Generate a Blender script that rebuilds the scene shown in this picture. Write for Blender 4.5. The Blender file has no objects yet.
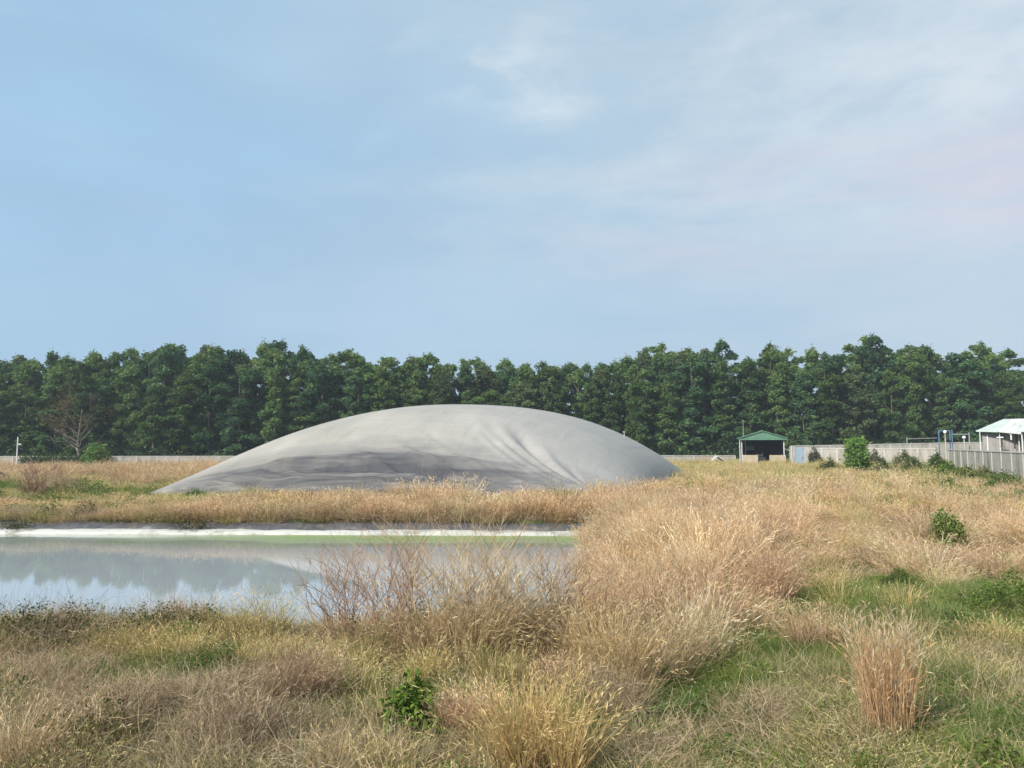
import bpy, bmesh, math, random
import numpy as np
from mathutils import Vector, Matrix
from mathutils import noise as mnoise

# ------------------------------------------------------------------ camera, world, sun, exposure
S = bpy.context.scene
C = S.collection
PITCH = math.radians(4.94)
FPX = 740.0
CH = 2.6
cam = bpy.data.objects.new('camera', bpy.data.cameras.new('camera'))
C.objects.link(cam)
cam.location = (0, 0, CH)
cam.rotation_euler = (math.pi / 2 + PITCH, 0, 0)
cam.data.sensor_width = 36
cam.data.lens = FPX / 1024 * 36
cam.data.clip_start = 0.1
cam.data.clip_end = 3000
S.camera = cam

SUN_EL, SUN_AZ = 38, 228          # azimuth from +Y clockwise: behind the camera to the left
w = bpy.data.worlds.new('World')
S.world = w
w.use_nodes = True
nt = w.node_tree
nt.nodes.clear()


def N(t, typ, **k):
    n = t.nodes.new(typ)
    for a, b in k.items():
        setattr(n, a, b)
    return n


def L(t, a, b):
    t.links.new(a, b)


def mathn(t, op, a, b=None, clamp=False):
    n = N(t, 'ShaderNodeMath', operation=op, use_clamp=clamp)
    for i, v in enumerate((a, b)):
        if v is None:
            continue
        if isinstance(v, (int, float)):
            n.inputs[i].default_value = v
        else:
            L(t, v, n.inputs[i])
    return n.outputs[0]


def mixc(t, f, a, b, mode='MIX'):
    n = N(t, 'ShaderNodeMix', data_type='RGBA', blend_type=mode)
    for i, v in ((0, f), (6, a), (7, b)):
        if isinstance(v, (int, float)):
            n.inputs[i].default_value = v
        elif isinstance(v, tuple):
            n.inputs[i].default_value = (*v[:3], 1)
        else:
            L(t, v, n.inputs[i])
    return n.outputs[2]


def noisen(t, vec, scale, detail=4, rough=.55, dist=0.0):
    n = N(t, 'ShaderNodeTexNoise')
    n.inputs['Scale'].default_value = scale
    n.inputs['Detail'].default_value = detail
    n.inputs['Roughness'].default_value = rough
    n.inputs['Distortion'].default_value = dist
    if vec is not None:
        L(t, vec, n.inputs['Vector'])
    return n.outputs[0]


def ramp(t, fac, stops):
    n = N(t, 'ShaderNodeValToRGB')
    e = n.color_ramp.elements
    while len(e) < len(stops):
        e.new(.5)
    for i, (p, c) in enumerate(stops):
        e[i].position = p
        e[i].color = (*c, 1) if isinstance(c, tuple) else (c, c, c, 1)
    L(t, fac, n.inputs[0])
    return n.outputs[0]


def mapping(t, vec, scale=(1, 1, 1), rot=(0, 0, 0), loc=(0, 0, 0)):
    n = N(t, 'ShaderNodeMapping')
    n.inputs['Scale'].default_value = scale
    n.inputs['Rotation'].default_value = rot
    n.inputs['Location'].default_value = loc
    L(t, vec, n.inputs['Vector'])
    return n.outputs[0]


WS = 0.10
sky = N(nt, 'ShaderNodeTexSky', sky_type='NISHITA')
sky.sun_disc = False
sky.sun_elevation = math.radians(SUN_EL)
sky.sun_rotation = math.radians(SUN_AZ)
sky.dust_density = 3.0
tc = N(nt, 'ShaderNodeTexCoord')
sep = N(nt, 'ShaderNodeSeparateXYZ')
L(nt, tc.outputs['Generated'], sep.inputs[0])
dx, dz = sep.outputs[0], sep.outputs[2]
# high thin veil: bluer to the left, greyer to the right, paler near the horizon
lr = mathn(nt, 'MULTIPLY_ADD', dx, 1.0); lr.node.inputs[2].default_value = .5; lr.node.use_clamp = True
wob = noisen(nt, mapping(nt, tc.outputs['Generated'], (1.2, 1.2, 3.5)), 1.6, 3, .5)
lrw = mathn(nt, 'ADD', lr, mathn(nt, 'MULTIPLY', mathn(nt, 'SUBTRACT', wob, .5), .8), True)
up = ramp(nt, lrw, [(.1, (3.3, 5.15, 7.0)), (.5, (4.1, 5.5, 6.7)), (.9, (4.85, 5.8, 6.65))])
hz = ramp(nt, lr, [(0, (3.4, 5.05, 6.75)), (.5, (3.9, 5.25, 6.6)), (1, (4.3, 5.35, 6.45))])
hf = ramp(nt, dz, [(0, 1.0), (.12, .8), (.38, 0.0)])
veil = mixc(nt, hf, up, hz)
# grey-blue cloud bank low on the left, pale wisps higher up, a faint pink streak at the right
bank = noisen(nt, mapping(nt, tc.outputs['Generated'], (1.0, 1.0, 3.2), loc=(.7, 0, .3)), 2.3, 5, .55, .3)
veil = mixc(nt, mathn(nt, 'MULTIPLY', ramp(nt, bank, [(.40, 0.0), (.62, 1.0)]), .42), veil, (3.0, 4.4, 5.85))
wis = noisen(nt, mapping(nt, tc.outputs['Generated'], (1.0, 1.0, 3.0), rot=(0, .12, 0), loc=(3.1, 1, .2)), 3.4, 9, .64, .25)
wmask = mathn(nt, 'MULTIPLY', ramp(nt, wis, [(.47, 0.0), (.68, 1.0)]), ramp(nt, dz, [(.12, 0.0), (.34, 1.0)]))
wmask = mathn(nt, 'MULTIPLY', wmask, ramp(nt, lr, [(.2, .25), (.75, 1.0)]))
veil = mixc(nt, mathn(nt, 'MULTIPLY', wmask, .55), veil, (6.1, 6.85, 7.3))
# a few whiter torn patches of cloud
tear = noisen(nt, mapping(nt, tc.outputs['Generated'], (1.0, 1.0, 2.4), rot=(0, .3, 0)), 9, 8, .62, .3)
for (vx, vy, vz), wd_, am_ in (((-.03, .93, .50), .13, .7), ((.05, .95, .455), .08, .75), ((.50, .86, .385), .26, .4), ((.55, .80, .46), .2, .55), ((.10, .99, .30), .2, .2), ((.30, .90, .47), .22, .35)):
    vm = N(nt, 'ShaderNodeVectorMath', operation='DISTANCE')
    sc_ = mapping(nt, tc.outputs['Generated'], (1, 1, 2.2))
    L(nt, sc_, vm.inputs[0])
    k_ = (vx * vx + vy * vy + vz * vz) ** .5
    vm.inputs[1].default_value = (vx / k_, vy / k_, vz / k_ * 2.2)
    f_ = ramp(nt, mathn(nt, 'MULTIPLY', vm.outputs['Value'], .35 / wd_), [(0, 1.0), (.35, 0.0)])
    f_ = mathn(nt, 'MULTIPLY', f_, ramp(nt, tear, [(.42, 0.0), (.62, am_)]))
    veil = mixc(nt, f_, veil, (6.6, 7.2, 7.6))
px_ = noisen(nt, mapping(nt, tc.outputs['Generated'], (1.0, 1.0, 6.0), rot=(0, -.10, 0), loc=(1.3, 0, 1.2)), 2.2, 5, .55, .2)
band = ramp(nt, dz, [(.20, 0.0), (.27, 1.0), (.33, .8), (.38, 0.0)])
pm = mathn(nt, 'MULTIPLY', mathn(nt, 'MULTIPLY', ramp(nt, px_, [(.45, 0.0), (.65, 1.0)]), band), ramp(nt, lr, [(.5, 0.0), (.85, .9)]))
veil = mixc(nt, pm, veil, (6.2, 5.8, 6.5))
skyc = mixc(nt, .88, sky.outputs[0], veil)
bg = N(nt, 'ShaderNodeBackground')
bg.inputs[1].default_value = WS
L(nt, skyc, bg.inputs[0])
wo = N(nt, 'ShaderNodeOutputWorld')
L(nt, bg.outputs[0], wo.inputs[0])

sl = bpy.data.lights.new('sun', 'SUN')
sl.energy = 4.7
sl.angle = math.radians(5)
sl.color = (1, .945, .86)
sun = bpy.data.objects.new('sun', sl)
C.objects.link(sun)
az, el = math.radians(SUN_AZ), math.radians(SUN_EL)
sd = Vector((math.sin(az) * math.cos(el), math.cos(az) * math.cos(el), math.sin(el)))
sun.rotation_euler = sd.to_track_quat('Z', 'Y').to_euler()

S.view_settings.view_transform = 'Standard'
S.view_settings.look = 'None'
S.view_settings.exposure = 0.32
S.view_settings.gamma = 1
S.view_settings.use_curve_mapping = False
S.cycles.max_bounces = 6
S.cycles.transparent_max_bounces = 8
S.cycles.diffuse_bounces = 3

# ------------------------------------------------------------------ helpers
R = random.Random(7)
rng = np.random.default_rng(11)


def smooth(a, b, x):
    t = np.clip((x - a) / (b - a), 0, 1)
    return t * t * (3 - 2 * t)


def near_edge(x):      # Y of the near shore
    return 13.4 - .35 * np.sin(x * .55 + 1) - .02 * x


def far_edge(x):
    return 27.7 + .016 * (2.6 - x) * 0 - .035 * x


def right_edge(y):
    return 1.15 + (y - 13.5) * .11


WATER = -0.6


def ground_z(x, y):
    x = np.asarray(x, float)
    y = np.asarray(y, float)
    z = 0.0107 * x * smooth(30, 95, y)
    z = z + .05 * np.sin(x * .9 + 1.3) * np.sin(y * .7) + .035 * np.sin(x * 2.3 + y * 1.1)
    z = z - .12 * smooth(28, 24, y) * 0
    # basin, signed distance-ish (positive inside)
    dn = y - near_edge(x)
    df = far_edge(x) - y
    dr = right_edge(y) - x
    near_f = smooth(-3.0, 1.2, dn)                 # soft near bank
    far_f = smooth(-1.0, .55, df)
    right_f = smooth(-1.8, .8, dr)
    f = near_f * far_f * right_f
    z = z - 1.35 * f
    z = z - .12 * smooth(3.5, .8, np.abs(y - far_edge(x) - 1.2)) * smooth(6, 2.6, x)
    return z


def G(px, py):
    """Point of the ground that the photograph shows at this pixel."""
    u = (384 - py) / FPX
    d = Vector(((px - 512) / FPX, math.cos(PITCH) - u * math.sin(PITCH), math.sin(PITCH) + u * math.cos(PITCH)))
    t, s = 4.0, .05
    while t < 200:
        p = Vector((0, 0, CH)) + d * t
        if p.z <= float(ground_z(p.x, p.y)):
            return p
        t += s
    return Vector((0, 0, CH)) + d * t


def at(px, py, Y):
    """Point at distance Y along +Y seen at this pixel."""
    u = (384 - py) / FPX
    d = Vector(((px - 512) / FPX, math.cos(PITCH) - u * math.sin(PITCH), math.sin(PITCH) + u * math.cos(PITCH)))
    return Vector((0, 0, CH)) + d * (Y / d.y)


def topix(X, Y, Z):
    dz_ = Z - CH
    d = Y * math.cos(PITCH) + dz_ * math.sin(PITCH)
    u = -Y * math.sin(PITCH) + dz_ * math.cos(PITCH)
    return 512 + FPX * X / d, 384 - FPX * u / d


def mat(name, build, rough=.8, spec=.2):
    m = bpy.data.materials.new(name)
    m.use_nodes = True
    t = m.node_tree
    b = t.nodes['Principled BSDF']
    b.inputs['Roughness'].default_value = rough
    b.inputs['Specular IOR Level'].default_value = spec
    build(t, b)
    return m


def surf(name, c1, c2, scale=2.0, rough=.8, spec=.2, bump=.0, stain=None, stretch=(1, 1, 1)):
    def f(t, b):
        o = N(t, 'ShaderNodeTexCoord').outputs['Object']
        v = mapping(t, o, stretch)
        n = noisen(t, v, scale, 6, .6)
        c = mixc(t, ramp(t, n, [(.3, 0.0), (.7, 1.0)]), c1, c2)
        if stain:
            n2 = noisen(t, mapping(t, o, stretch, loc=(5, 3, 1)), scale * .6, 7, .7)
            c = mixc(t, ramp(t, n2, [(.52, 0.0), (.66, .8)]), c, stain)
        L(t, c, b.inputs['Base Color'])
        if bump:
            bn = N(t, 'ShaderNodeBump')
            bn.inputs['Strength'].default_value = bump
            bn.inputs['Distance'].default_value = .05
            L(t, noisen(t, o, scale * 4, 5), bn.inputs['Height'])
            L(t, bn.outputs[0], b.inputs['Normal'])
    return mat(name, f, rough, spec)


def plantmat(name, tint=(1, 1, 1), rand=.25, trans=.3, patch=None):
    """Leaf or straw colour stored per blade, varied per plant, partly translucent."""
    m = bpy.data.materials.new(name)
    m.use_nodes = True
    t = m.node_tree
    t.nodes.clear()
    a = N(t, 'ShaderNodeVertexColor', layer_name='col').outputs[0]
    oi = N(t, 'ShaderNodeObjectInfo').outputs['Random']
    c = mixc(t, 1.0, a, tint, 'MULTIPLY')
    v = ramp(t, oi, [(0, tuple(1 - rand * k for k in (1, .9, 1.1))), (.5, (1, 1, 1)), (1, tuple(1 + rand * k for k in (.9, .7, .4)))])
    c = mixc(t, 1.0, c, v, 'MULTIPLY')
    if patch:
        pos = N(t, 'ShaderNodeNewGeometry').outputs['Position']
        n = noisen(t, mapping(t, pos, (1, 1, .3)), patch[0], 3, .5)
        c = mixc(t, ramp(t, n, [(.38, 0.0), (.62, 1.0)]), c, mixc(t, 1.0, c, patch[1], 'MULTIPLY'))
    d = N(t, 'ShaderNodeBsdfDiffuse')
    L(t, c, d.inputs[0])
    tr = N(t, 'ShaderNodeBsdfTranslucent')
    L(t, c, tr.inputs[0])
    mx = N(t, 'ShaderNodeMixShader')
    mx.inputs[0].default_value = trans
    L(t, d.outputs[0], mx.inputs[1])
    L(t, tr.outputs[0], mx.inputs[2])
    o = N(t, 'ShaderNodeOutputMaterial')
    L(t, mx.outputs[0], o.inputs[0])
    return m


def tag(o, label=None, cat=None, group=None, kind=None):
    for k, v in (('label', label), ('category', cat), ('group', group), ('kind', kind)):
        if v:
            o[k] = v
    return o


def link(name, me, parent=None, mats=None):
    if mats and not me.materials:
        for m_ in (mats if isinstance(mats, (list, tuple)) else [mats]):
            me.materials.append(m_)
    o = bpy.data.objects.new(name, me)
    C.objects.link(o)
    if parent:
        o.parent = parent
    return o


def empty(name, loc, rz=0):
    o = bpy.data.objects.new(name, None)
    o.empty_display_size = .3
    C.objects.link(o)
    o.location = loc
    o.rotation_euler = (0, 0, rz)
    return o


def npmesh(name, V, F4=None, F3=None, col=None, smooth_=False):
    """Mesh from numpy arrays of quads and triangles, with an optional colour per vertex."""
    me = bpy.data.meshes.new(name)
    F4 = np.zeros((0, 4), int) if F4 is None or len(F4) == 0 else np.asarray(F4)
    F3 = np.zeros((0, 3), int) if F3 is None or len(F3) == 0 else np.asarray(F3)
    me.vertices.add(len(V))
    me.vertices.foreach_set('co', np.asarray(V, np.float32).ravel())
    idx = np.concatenate([F4.ravel(), F3.ravel()]).astype(np.int32)
    me.loops.add(len(idx))
    me.loops.foreach_set('vertex_index', idx)
    tot = np.concatenate([np.full(len(F4), 4), np.full(len(F3), 3)]).astype(np.int32)
    st = np.concatenate([[0], np.cumsum(tot)[:-1]]).astype(np.int32)
    me.polygons.add(len(tot))
    me.polygons.foreach_set('loop_start', st)
    me.update(calc_edges=True)
    if smooth_:
        me.polygons.foreach_set('use_smooth', np.ones(len(tot), bool))
    if col is not None:
        a = me.color_attributes.new('col', 'FLOAT_COLOR', 'POINT')
        cc = np.ones((len(V), 4), np.float32)
        cc[:, :3] = col
        a.data.foreach_set('color', cc.ravel())
    return me


class MB:
    """Collects boxes, bars and tubes into one mesh."""
    def __init__(s):
        s.b = bmesh.new()

    def box(s, x0, x1, y0, y1, z0, z1, bev=0):
        r = bmesh.ops.create_cube(s.b, size=1)
        bmesh.ops.transform(s.b, matrix=Matrix.Translation(((x0 + x1) / 2, (y0 + y1) / 2, (z0 + z1) / 2)) @ Matrix.Diagonal((x1 - x0, y1 - y0, z1 - z0, 1)), verts=r['verts'])
        if bev:
            ed = list({e for v in r['verts'] for e in v.link_edges})
            bmesh.ops.bevel(s.b, geom=ed, offset=bev, segments=1, affect='EDGES')
        return s

    def tube(s, pts, r0, r1=None, n=7, cap=True):
        r1 = r0 if r1 is None else r1
        rings = []
        m_ = len(pts)
        for i, p in enumerate(pts):
            p = Vector(p)
            a = Vector(pts[max(0, i - 1)])
            b = Vector(pts[min(m_ - 1, i + 1)])
            d = (b - a).normalized()
            u = d.cross(Vector((0, 0, 1)) if abs(d.z) < .9 else Vector((1, 0, 0))).normalized()
            v = d.cross(u)
            rr = r0 + (r1 - r0) * i / max(1, m_ - 1)
            rings.append([s.b.verts.new(p + (u * math.cos(2 * math.pi * k / n) + v * math.sin(2 * math.pi * k / n)) * rr) for k in range(n)])
        for a, b in zip(rings, rings[1:]):
            for k in range(n):
                s.b.faces.new((a[k], a[(k + 1) % n], b[(k + 1) % n], b[k]))
        if cap:
            s.b.faces.new(rings[0][::-1])
            s.b.faces.new(rings[-1])
        return s

    def prism(s, poly, y0, y1):
        """Polygon of (x, z) pushed from y0 to y1."""
        a = [s.b.verts.new((x, y0, z)) for x, z in poly]
        b = [s.b.verts.new((x, y1, z)) for x, z in poly]
        s.b.faces.new(a)
        s.b.faces.new(b[::-1])
        for i in range(len(poly)):
            j = (i + 1) % len(poly)
            s.b.faces.new((a[j], a[i], b[i], b[j]))
        return s

    def ball(s, c, r, sub=2, sc=(1, 1, 1)):
        k = bmesh.ops.create_icosphere(s.b, subdivisions=sub, radius=r)
        bmesh.ops.transform(s.b, matrix=Matrix.Translation(c) @ Matrix.Diagonal((*sc, 1)), verts=k['verts'])
        return s

    def build(s, name, m, parent=None, sm=False):
        bmesh.ops.recalc_face_normals(s.b, faces=s.b.faces)
        me = bpy.data.meshes.new(name)
        s.b.to_mesh(me)
        s.b.free()
        if sm:
            me.polygons.foreach_set('use_smooth', np.ones(len(me.polygons), bool))
        return link(name, me, parent, m)


# ------------------------------------------------------------------ ground and water
def ground_mat(t, b):
    pos = N(t, 'ShaderNodeNewGeometry').outputs['Position']
    n1 = noisen(t, pos, 1.3, 6, .65)
    n2 = noisen(t, mapping(t, pos, loc=(9, 2, 0)), .35, 4, .5)
    c = mixc(t, ramp(t, n1, [(.3, 0.0), (.7, 1.0)]), (.07, .052, .03), (.14, .11, .065))
    c = mixc(t, ramp(t, n2, [(.42, 0.0), (.58, 1.0)]), c, (.075, .10, .03))
    c = mixc(t, ramp(t, noisen(t, pos, 22, 3, .7), [(.5, 0.0), (.75, .5)]), c, (.34, .29, .19))
    L(t, c, b.inputs['Base Color'])
    bn = N(t, 'ShaderNodeBump')
    bn.inputs['Distance'].default_value = .08
    L(t, noisen(t, pos, 9, 6, .7), bn.inputs['Height'])
    L(t, bn.outputs[0], b.inputs['Normal'])


M_ground = mat('soil_and_litter', ground_mat, .95, .05)
ys = np.concatenate([np.arange(-12, 3, 1.5), np.arange(3, 34, .25), np.arange(34, 130, 1.2), np.array([135, 150, 180, 240, 340, 500, 800, 1400, 2200])])
xs = np.concatenate([-np.array([2200, 1200, 700, 400, 250, 180, 140, 120, 100])[:], np.arange(-90, -30, 1.5), np.arange(-30, 22, .25), np.arange(22, 92, 1.5), np.array([100, 120, 140, 180, 250, 400, 700, 1200, 2200])])
XX, YY = np.meshgrid(xs, ys)
ZZ = ground_z(np.clip(XX, -110, 110), YY)
nx, ny = len(xs), len(ys)
ii = (np.arange(ny - 1)[:, None] * nx + np.arange(nx - 1)[None, :]).ravel()
gm = npmesh('ground', np.stack([XX.ravel(), YY.ravel(), ZZ.ravel()], 1), np.stack([ii, ii + 1, ii + nx + 1, ii + nx], 1), smooth_=True)
tag(link('ground', gm, None, M_ground), kind='structure')


def water_mat(t, b):
    pos = N(t, 'ShaderNodeNewGeometry').outputs['Position']
    s_ = N(t, 'ShaderNodeSeparateXYZ')
    L(t, pos, s_.inputs[0])
    n = noisen(t, mapping(t, pos, (.18, .5, 1)), 1.2, 5, .6)
    # green scum gathered along the far side and towards the right-hand corner
    far = ramp(t, mathn(t, 'ADD', mathn(t, 'MULTIPLY', mathn(t, 'SUBTRACT', s_.outputs[1], 21.9), .19), mathn(t, 'MULTIPLY', mathn(t, 'SUBTRACT', n, .5), .55)), [(.35, 0.0), (.85, 1.0)])
    xr = ramp(t, mathn(t, 'MULTIPLY', mathn(t, 'ADD', s_.outputs[0], 16.0), .06), [(0.0, .35), (.5, 1.0)])
    alg = mathn(t, 'MULTIPLY', far, xr)
    c = mixc(t, alg, (.33, .36, .375), (.20, .265, .12))
    fleck = ramp(t, noisen(t, mapping(t, pos, (.5, 1.6, 1)), 1.7, 6, .7), [(.5, 0.0), (.62, 1.0)])
    c = mixc(t, mathn(t, 'MULTIPLY', mathn(t, 'MULTIPLY', fleck, alg), .7), c, (.22, .33, .07))
    L(t, c, b.inputs['Base Color'])
    L(t, ramp(t, alg, [(0, .02), (.5, .07), (1, .4)]), b.inputs['Roughness'])
    L(t, ramp(t, alg, [(.3, .5), (1, .03)]), b.inputs['Specular IOR Level'])
    b.inputs['IOR'].default_value = 1.7
    bn = N(t, 'ShaderNodeBump')
    bn.inputs['Strength'].default_value = .02
    bn.inputs['Distance'].default_value = .02
    L(t, noisen(t, mapping(t, pos, (1, 1.6, 1)), 5, 3, .5), bn.inputs['Height'])
    L(t, bn.outputs[0], b.inputs['Normal'])


M_water = mat('murky_pond_water', water_mat, .05, .5)
wm = npmesh('pond_water', np.array([(-60, 10.5, WATER), (3.4, 10.5, WATER), (3.4, 28.6, WATER), (-60, 31.2, WATER)]), [[0, 1, 2, 3]])
tag(link('pond_water', wm, None, M_water), kind='structure')

# lined far rim: white lip, dark sheet above it
M_lip = surf('white_liner', (.40, .40, .365), (.54, .54, .50), 1.2, .5, .3, .2, stain=(.17, .15, .10), stretch=(1.0, 3, 3))
M_dark = surf('dark_geomembrane', (.055, .055, .06), (.11, .11, .115), 3, .45, .4, .3, stain=(.2, .17, .12))


def strip(prof, x0, x1, step, name, m, parent, wob=.02, seed=0):
    """Sheet following the far shore: prof = list of (dy, z) across."""
    X = np.arange(x0, x1 + step * .5, step)
    V = []
    for x in X:
        for k, (dy, z) in enumerate(prof):
            q = mnoise.noise(Vector((x * .9, k * 3.1, seed)))
            q2 = mnoise.noise(Vector((x * 3.7, k * 7.1, seed + 5)))
            V.append((x, float(far_edge(x)) + dy + q * wob * 1.5, z + (q + .5 * q2) * wob))
    n = len(prof)
    F = []
    for i in range(len(X) - 1):
        for k in range(n - 1):
            F.append((i * n + k, (i + 1) * n + k, (i + 1) * n + k + 1, i * n + k + 1))
    return link(name, npmesh(name, np.array(V), F, smooth_=True), parent, m)


pe = empty('pond_lining', (0, float(far_edge(0)), WATER))
pe.location = (0, 0, 0)
tag(pe, 'white plastic lip with dark sheet along the far shore of the pond', 'pond liner')
strip([(-.33, WATER - .25), (-.30, WATER - .01), (-.24, WATER + .09), (-.14, WATER + .135), (.0, WATER + .155), (.12, WATER + .14)], -48, 2.5, .12, 'white_lip', M_lip, pe, .04)
strip([(.10, WATER + .10), (.14, WATER + .15), (.5, WATER + .33), (1.0, WATER + .40), (1.35, WATER + .30)], -48, 3.1, .2, 'dark_sheet', M_dark, pe, .05, 3)

# ------------------------------------------------------------------ inflated membrane dome
QA, QB, QC, QD = np.array([-20.6, 41.]), np.array([5.9, 37.9]), np.array([16.7, 69.2]), np.array([-14.4, 72.5])
DH, DP, DQ = 5.75, 2.29, .67


def dome_w(v):
    """Relative height of the sheet across the dome: 0 at the near foot, 1 at the crest."""
    return np.maximum(1 - np.abs(2 * v - 1) ** DP, 0) ** DQ


def dome_xyz(u, v):
    xy = (1 - u) * (1 - v) * QA[:, None, None] + u * (1 - v) * QB[:, None, None] + u * v * QC[:, None, None] + (1 - u) * v * QD[:, None, None]
    g = lambda t: 1 - np.abs(2 * t - 1) ** DP
    gg = np.maximum(g(u) * g(v), 0) ** DQ
    z = DH * gg
    zb = .0107 * xy[0] * smooth(30, 95, xy[1])
    e = lambda a, b, t: np.exp(-((t - a) / b) ** 2)
    q = dome_w(v)
    near = (v < .5) * 1.0
    ends = smooth(0, .06, u) * smooth(1, .94, u)
    # tight pleats at the foot of the near side
    foot = np.exp(-q / .13) * smooth(0, .04, q) * near * ends
    ph = u * 120 + q * 26 + 5 * np.sin(u * 9)
    z = z + foot * (np.sin(ph) * .5 + np.sin(ph * .43 + 1.2) * .6) * .13
    # slack rolls running along the near side, fading out towards both corners
    for a0, fr, ph0, wd_, am, u0, u1, u2, u3 in ((.30, 3.1, .3, .034, .27, .16, .34, .62, .86), (.245, 3.6, .9, .03, -.27, .18, .34, .62, .84), (.19, 4.6, 2.1, .026, .22, .22, .36, .6, .8),
                                              (.13, 5.3, 1.0, .022, .13, .26, .4, .56, .74), (.16, 4.2, .2, .013, -.1, .24, .4, .6, .8), (.36, 2.5, 1.2, .02, .07, .3, .45, .6, .8)):
        c0_ = a0 + .05 * np.sin(u * fr + ph0) - .16 * np.abs(u - .47) ** 1.4
        z = z + am * e(c0_, wd_, q) * smooth(u0, u1, u) * smooth(u3, u2, u) * near
    # slanting creases fanning down to the near right corner
    for u_top, u_bot, qt, am, wd_ in ((.60, .97, .93, .10, .014), (.66, .98, .88, .2, .016), (.52, .90, .74, -.09, .011), (.72, .985, .80, -.2, .013), (.47, .84, .60, .10, .012), (.40, .74, .50, .06, .012), (.56, .93, .62, .11, .012), (.78, .99, .72, .09, .010), (.36, .66, .44, -.05, .01), (.63, .955, .76, .09, .007), (.69, .97, .66, .10, .007), (.75, .98, .60, .09, .006), (.81, .99, .56, .09, .007), (.58, .94, .52, .08, .007), (.50, .88, .46, .08, .007), (.44, .80, .40, .08, .008), (.86, .992, .5, -.08, .006)):
        t_ = np.clip(1 - q / qt, 0, 1)
        cu_ = u_top + (u_bot - u_top) * t_ ** 1.35
        z = z + am * e(0, wd_ * (1.4 - .6 * t_), u - cu_) * smooth(0, .35, t_) * smooth(1.0, .9, t_ * (q > .02)) * near
    # and to the near left corner
    for u_top, u_bot, qt, am, wd_ in ((.34, .04, .46, .17, .016), (.42, .08, .36, .2, .016), (.30, .03, .62, .05, .012), (.48, .14, .28, -.07, .012)):
        t_ = np.clip(1 - q / qt, 0, 1)
        cu_ = u_top + (u_bot - u_top) * t_ ** 1.2
        z = z + am * e(0, wd_ * (1.4 - .6 * t_), u - cu_) * smooth(0, .35, t_) * near
    z = z + .03 * np.sin(u * 17 + 3 * np.sin(v * 7)) * np.sin(v * 13 + u * 5) * gg
    return xy[0], xy[1], zb + z - .12 * (gg < .02)


nu, nv = 420, 300
uu, vv = np.meshgrid(np.linspace(0, 1, nu), np.linspace(0, 1, nv) ** 1.6)
X_, Y_, Z_ = dome_xyz(uu, vv)
ii = (np.arange(nv - 1)[:, None] * nu + np.arange(nu - 1)[None, :]).ravel()
dm = npmesh('membrane_dome', np.stack([X_.ravel(), Y_.ravel(), Z_.ravel()], 1), np.stack([ii, ii + 1, ii + nu + 1, ii + nu], 1), smooth_=True)
uvl = dm.attributes.new('sheet', 'FLOAT_VECTOR', 'POINT')
uvl.data.foreach_set('vector', np.stack([uu.ravel(), np.where(vv < .5, dome_w(vv), 2 - dome_w(vv)).ravel(), np.zeros(uu.size)], 1).astype(np.float32).ravel())


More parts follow.
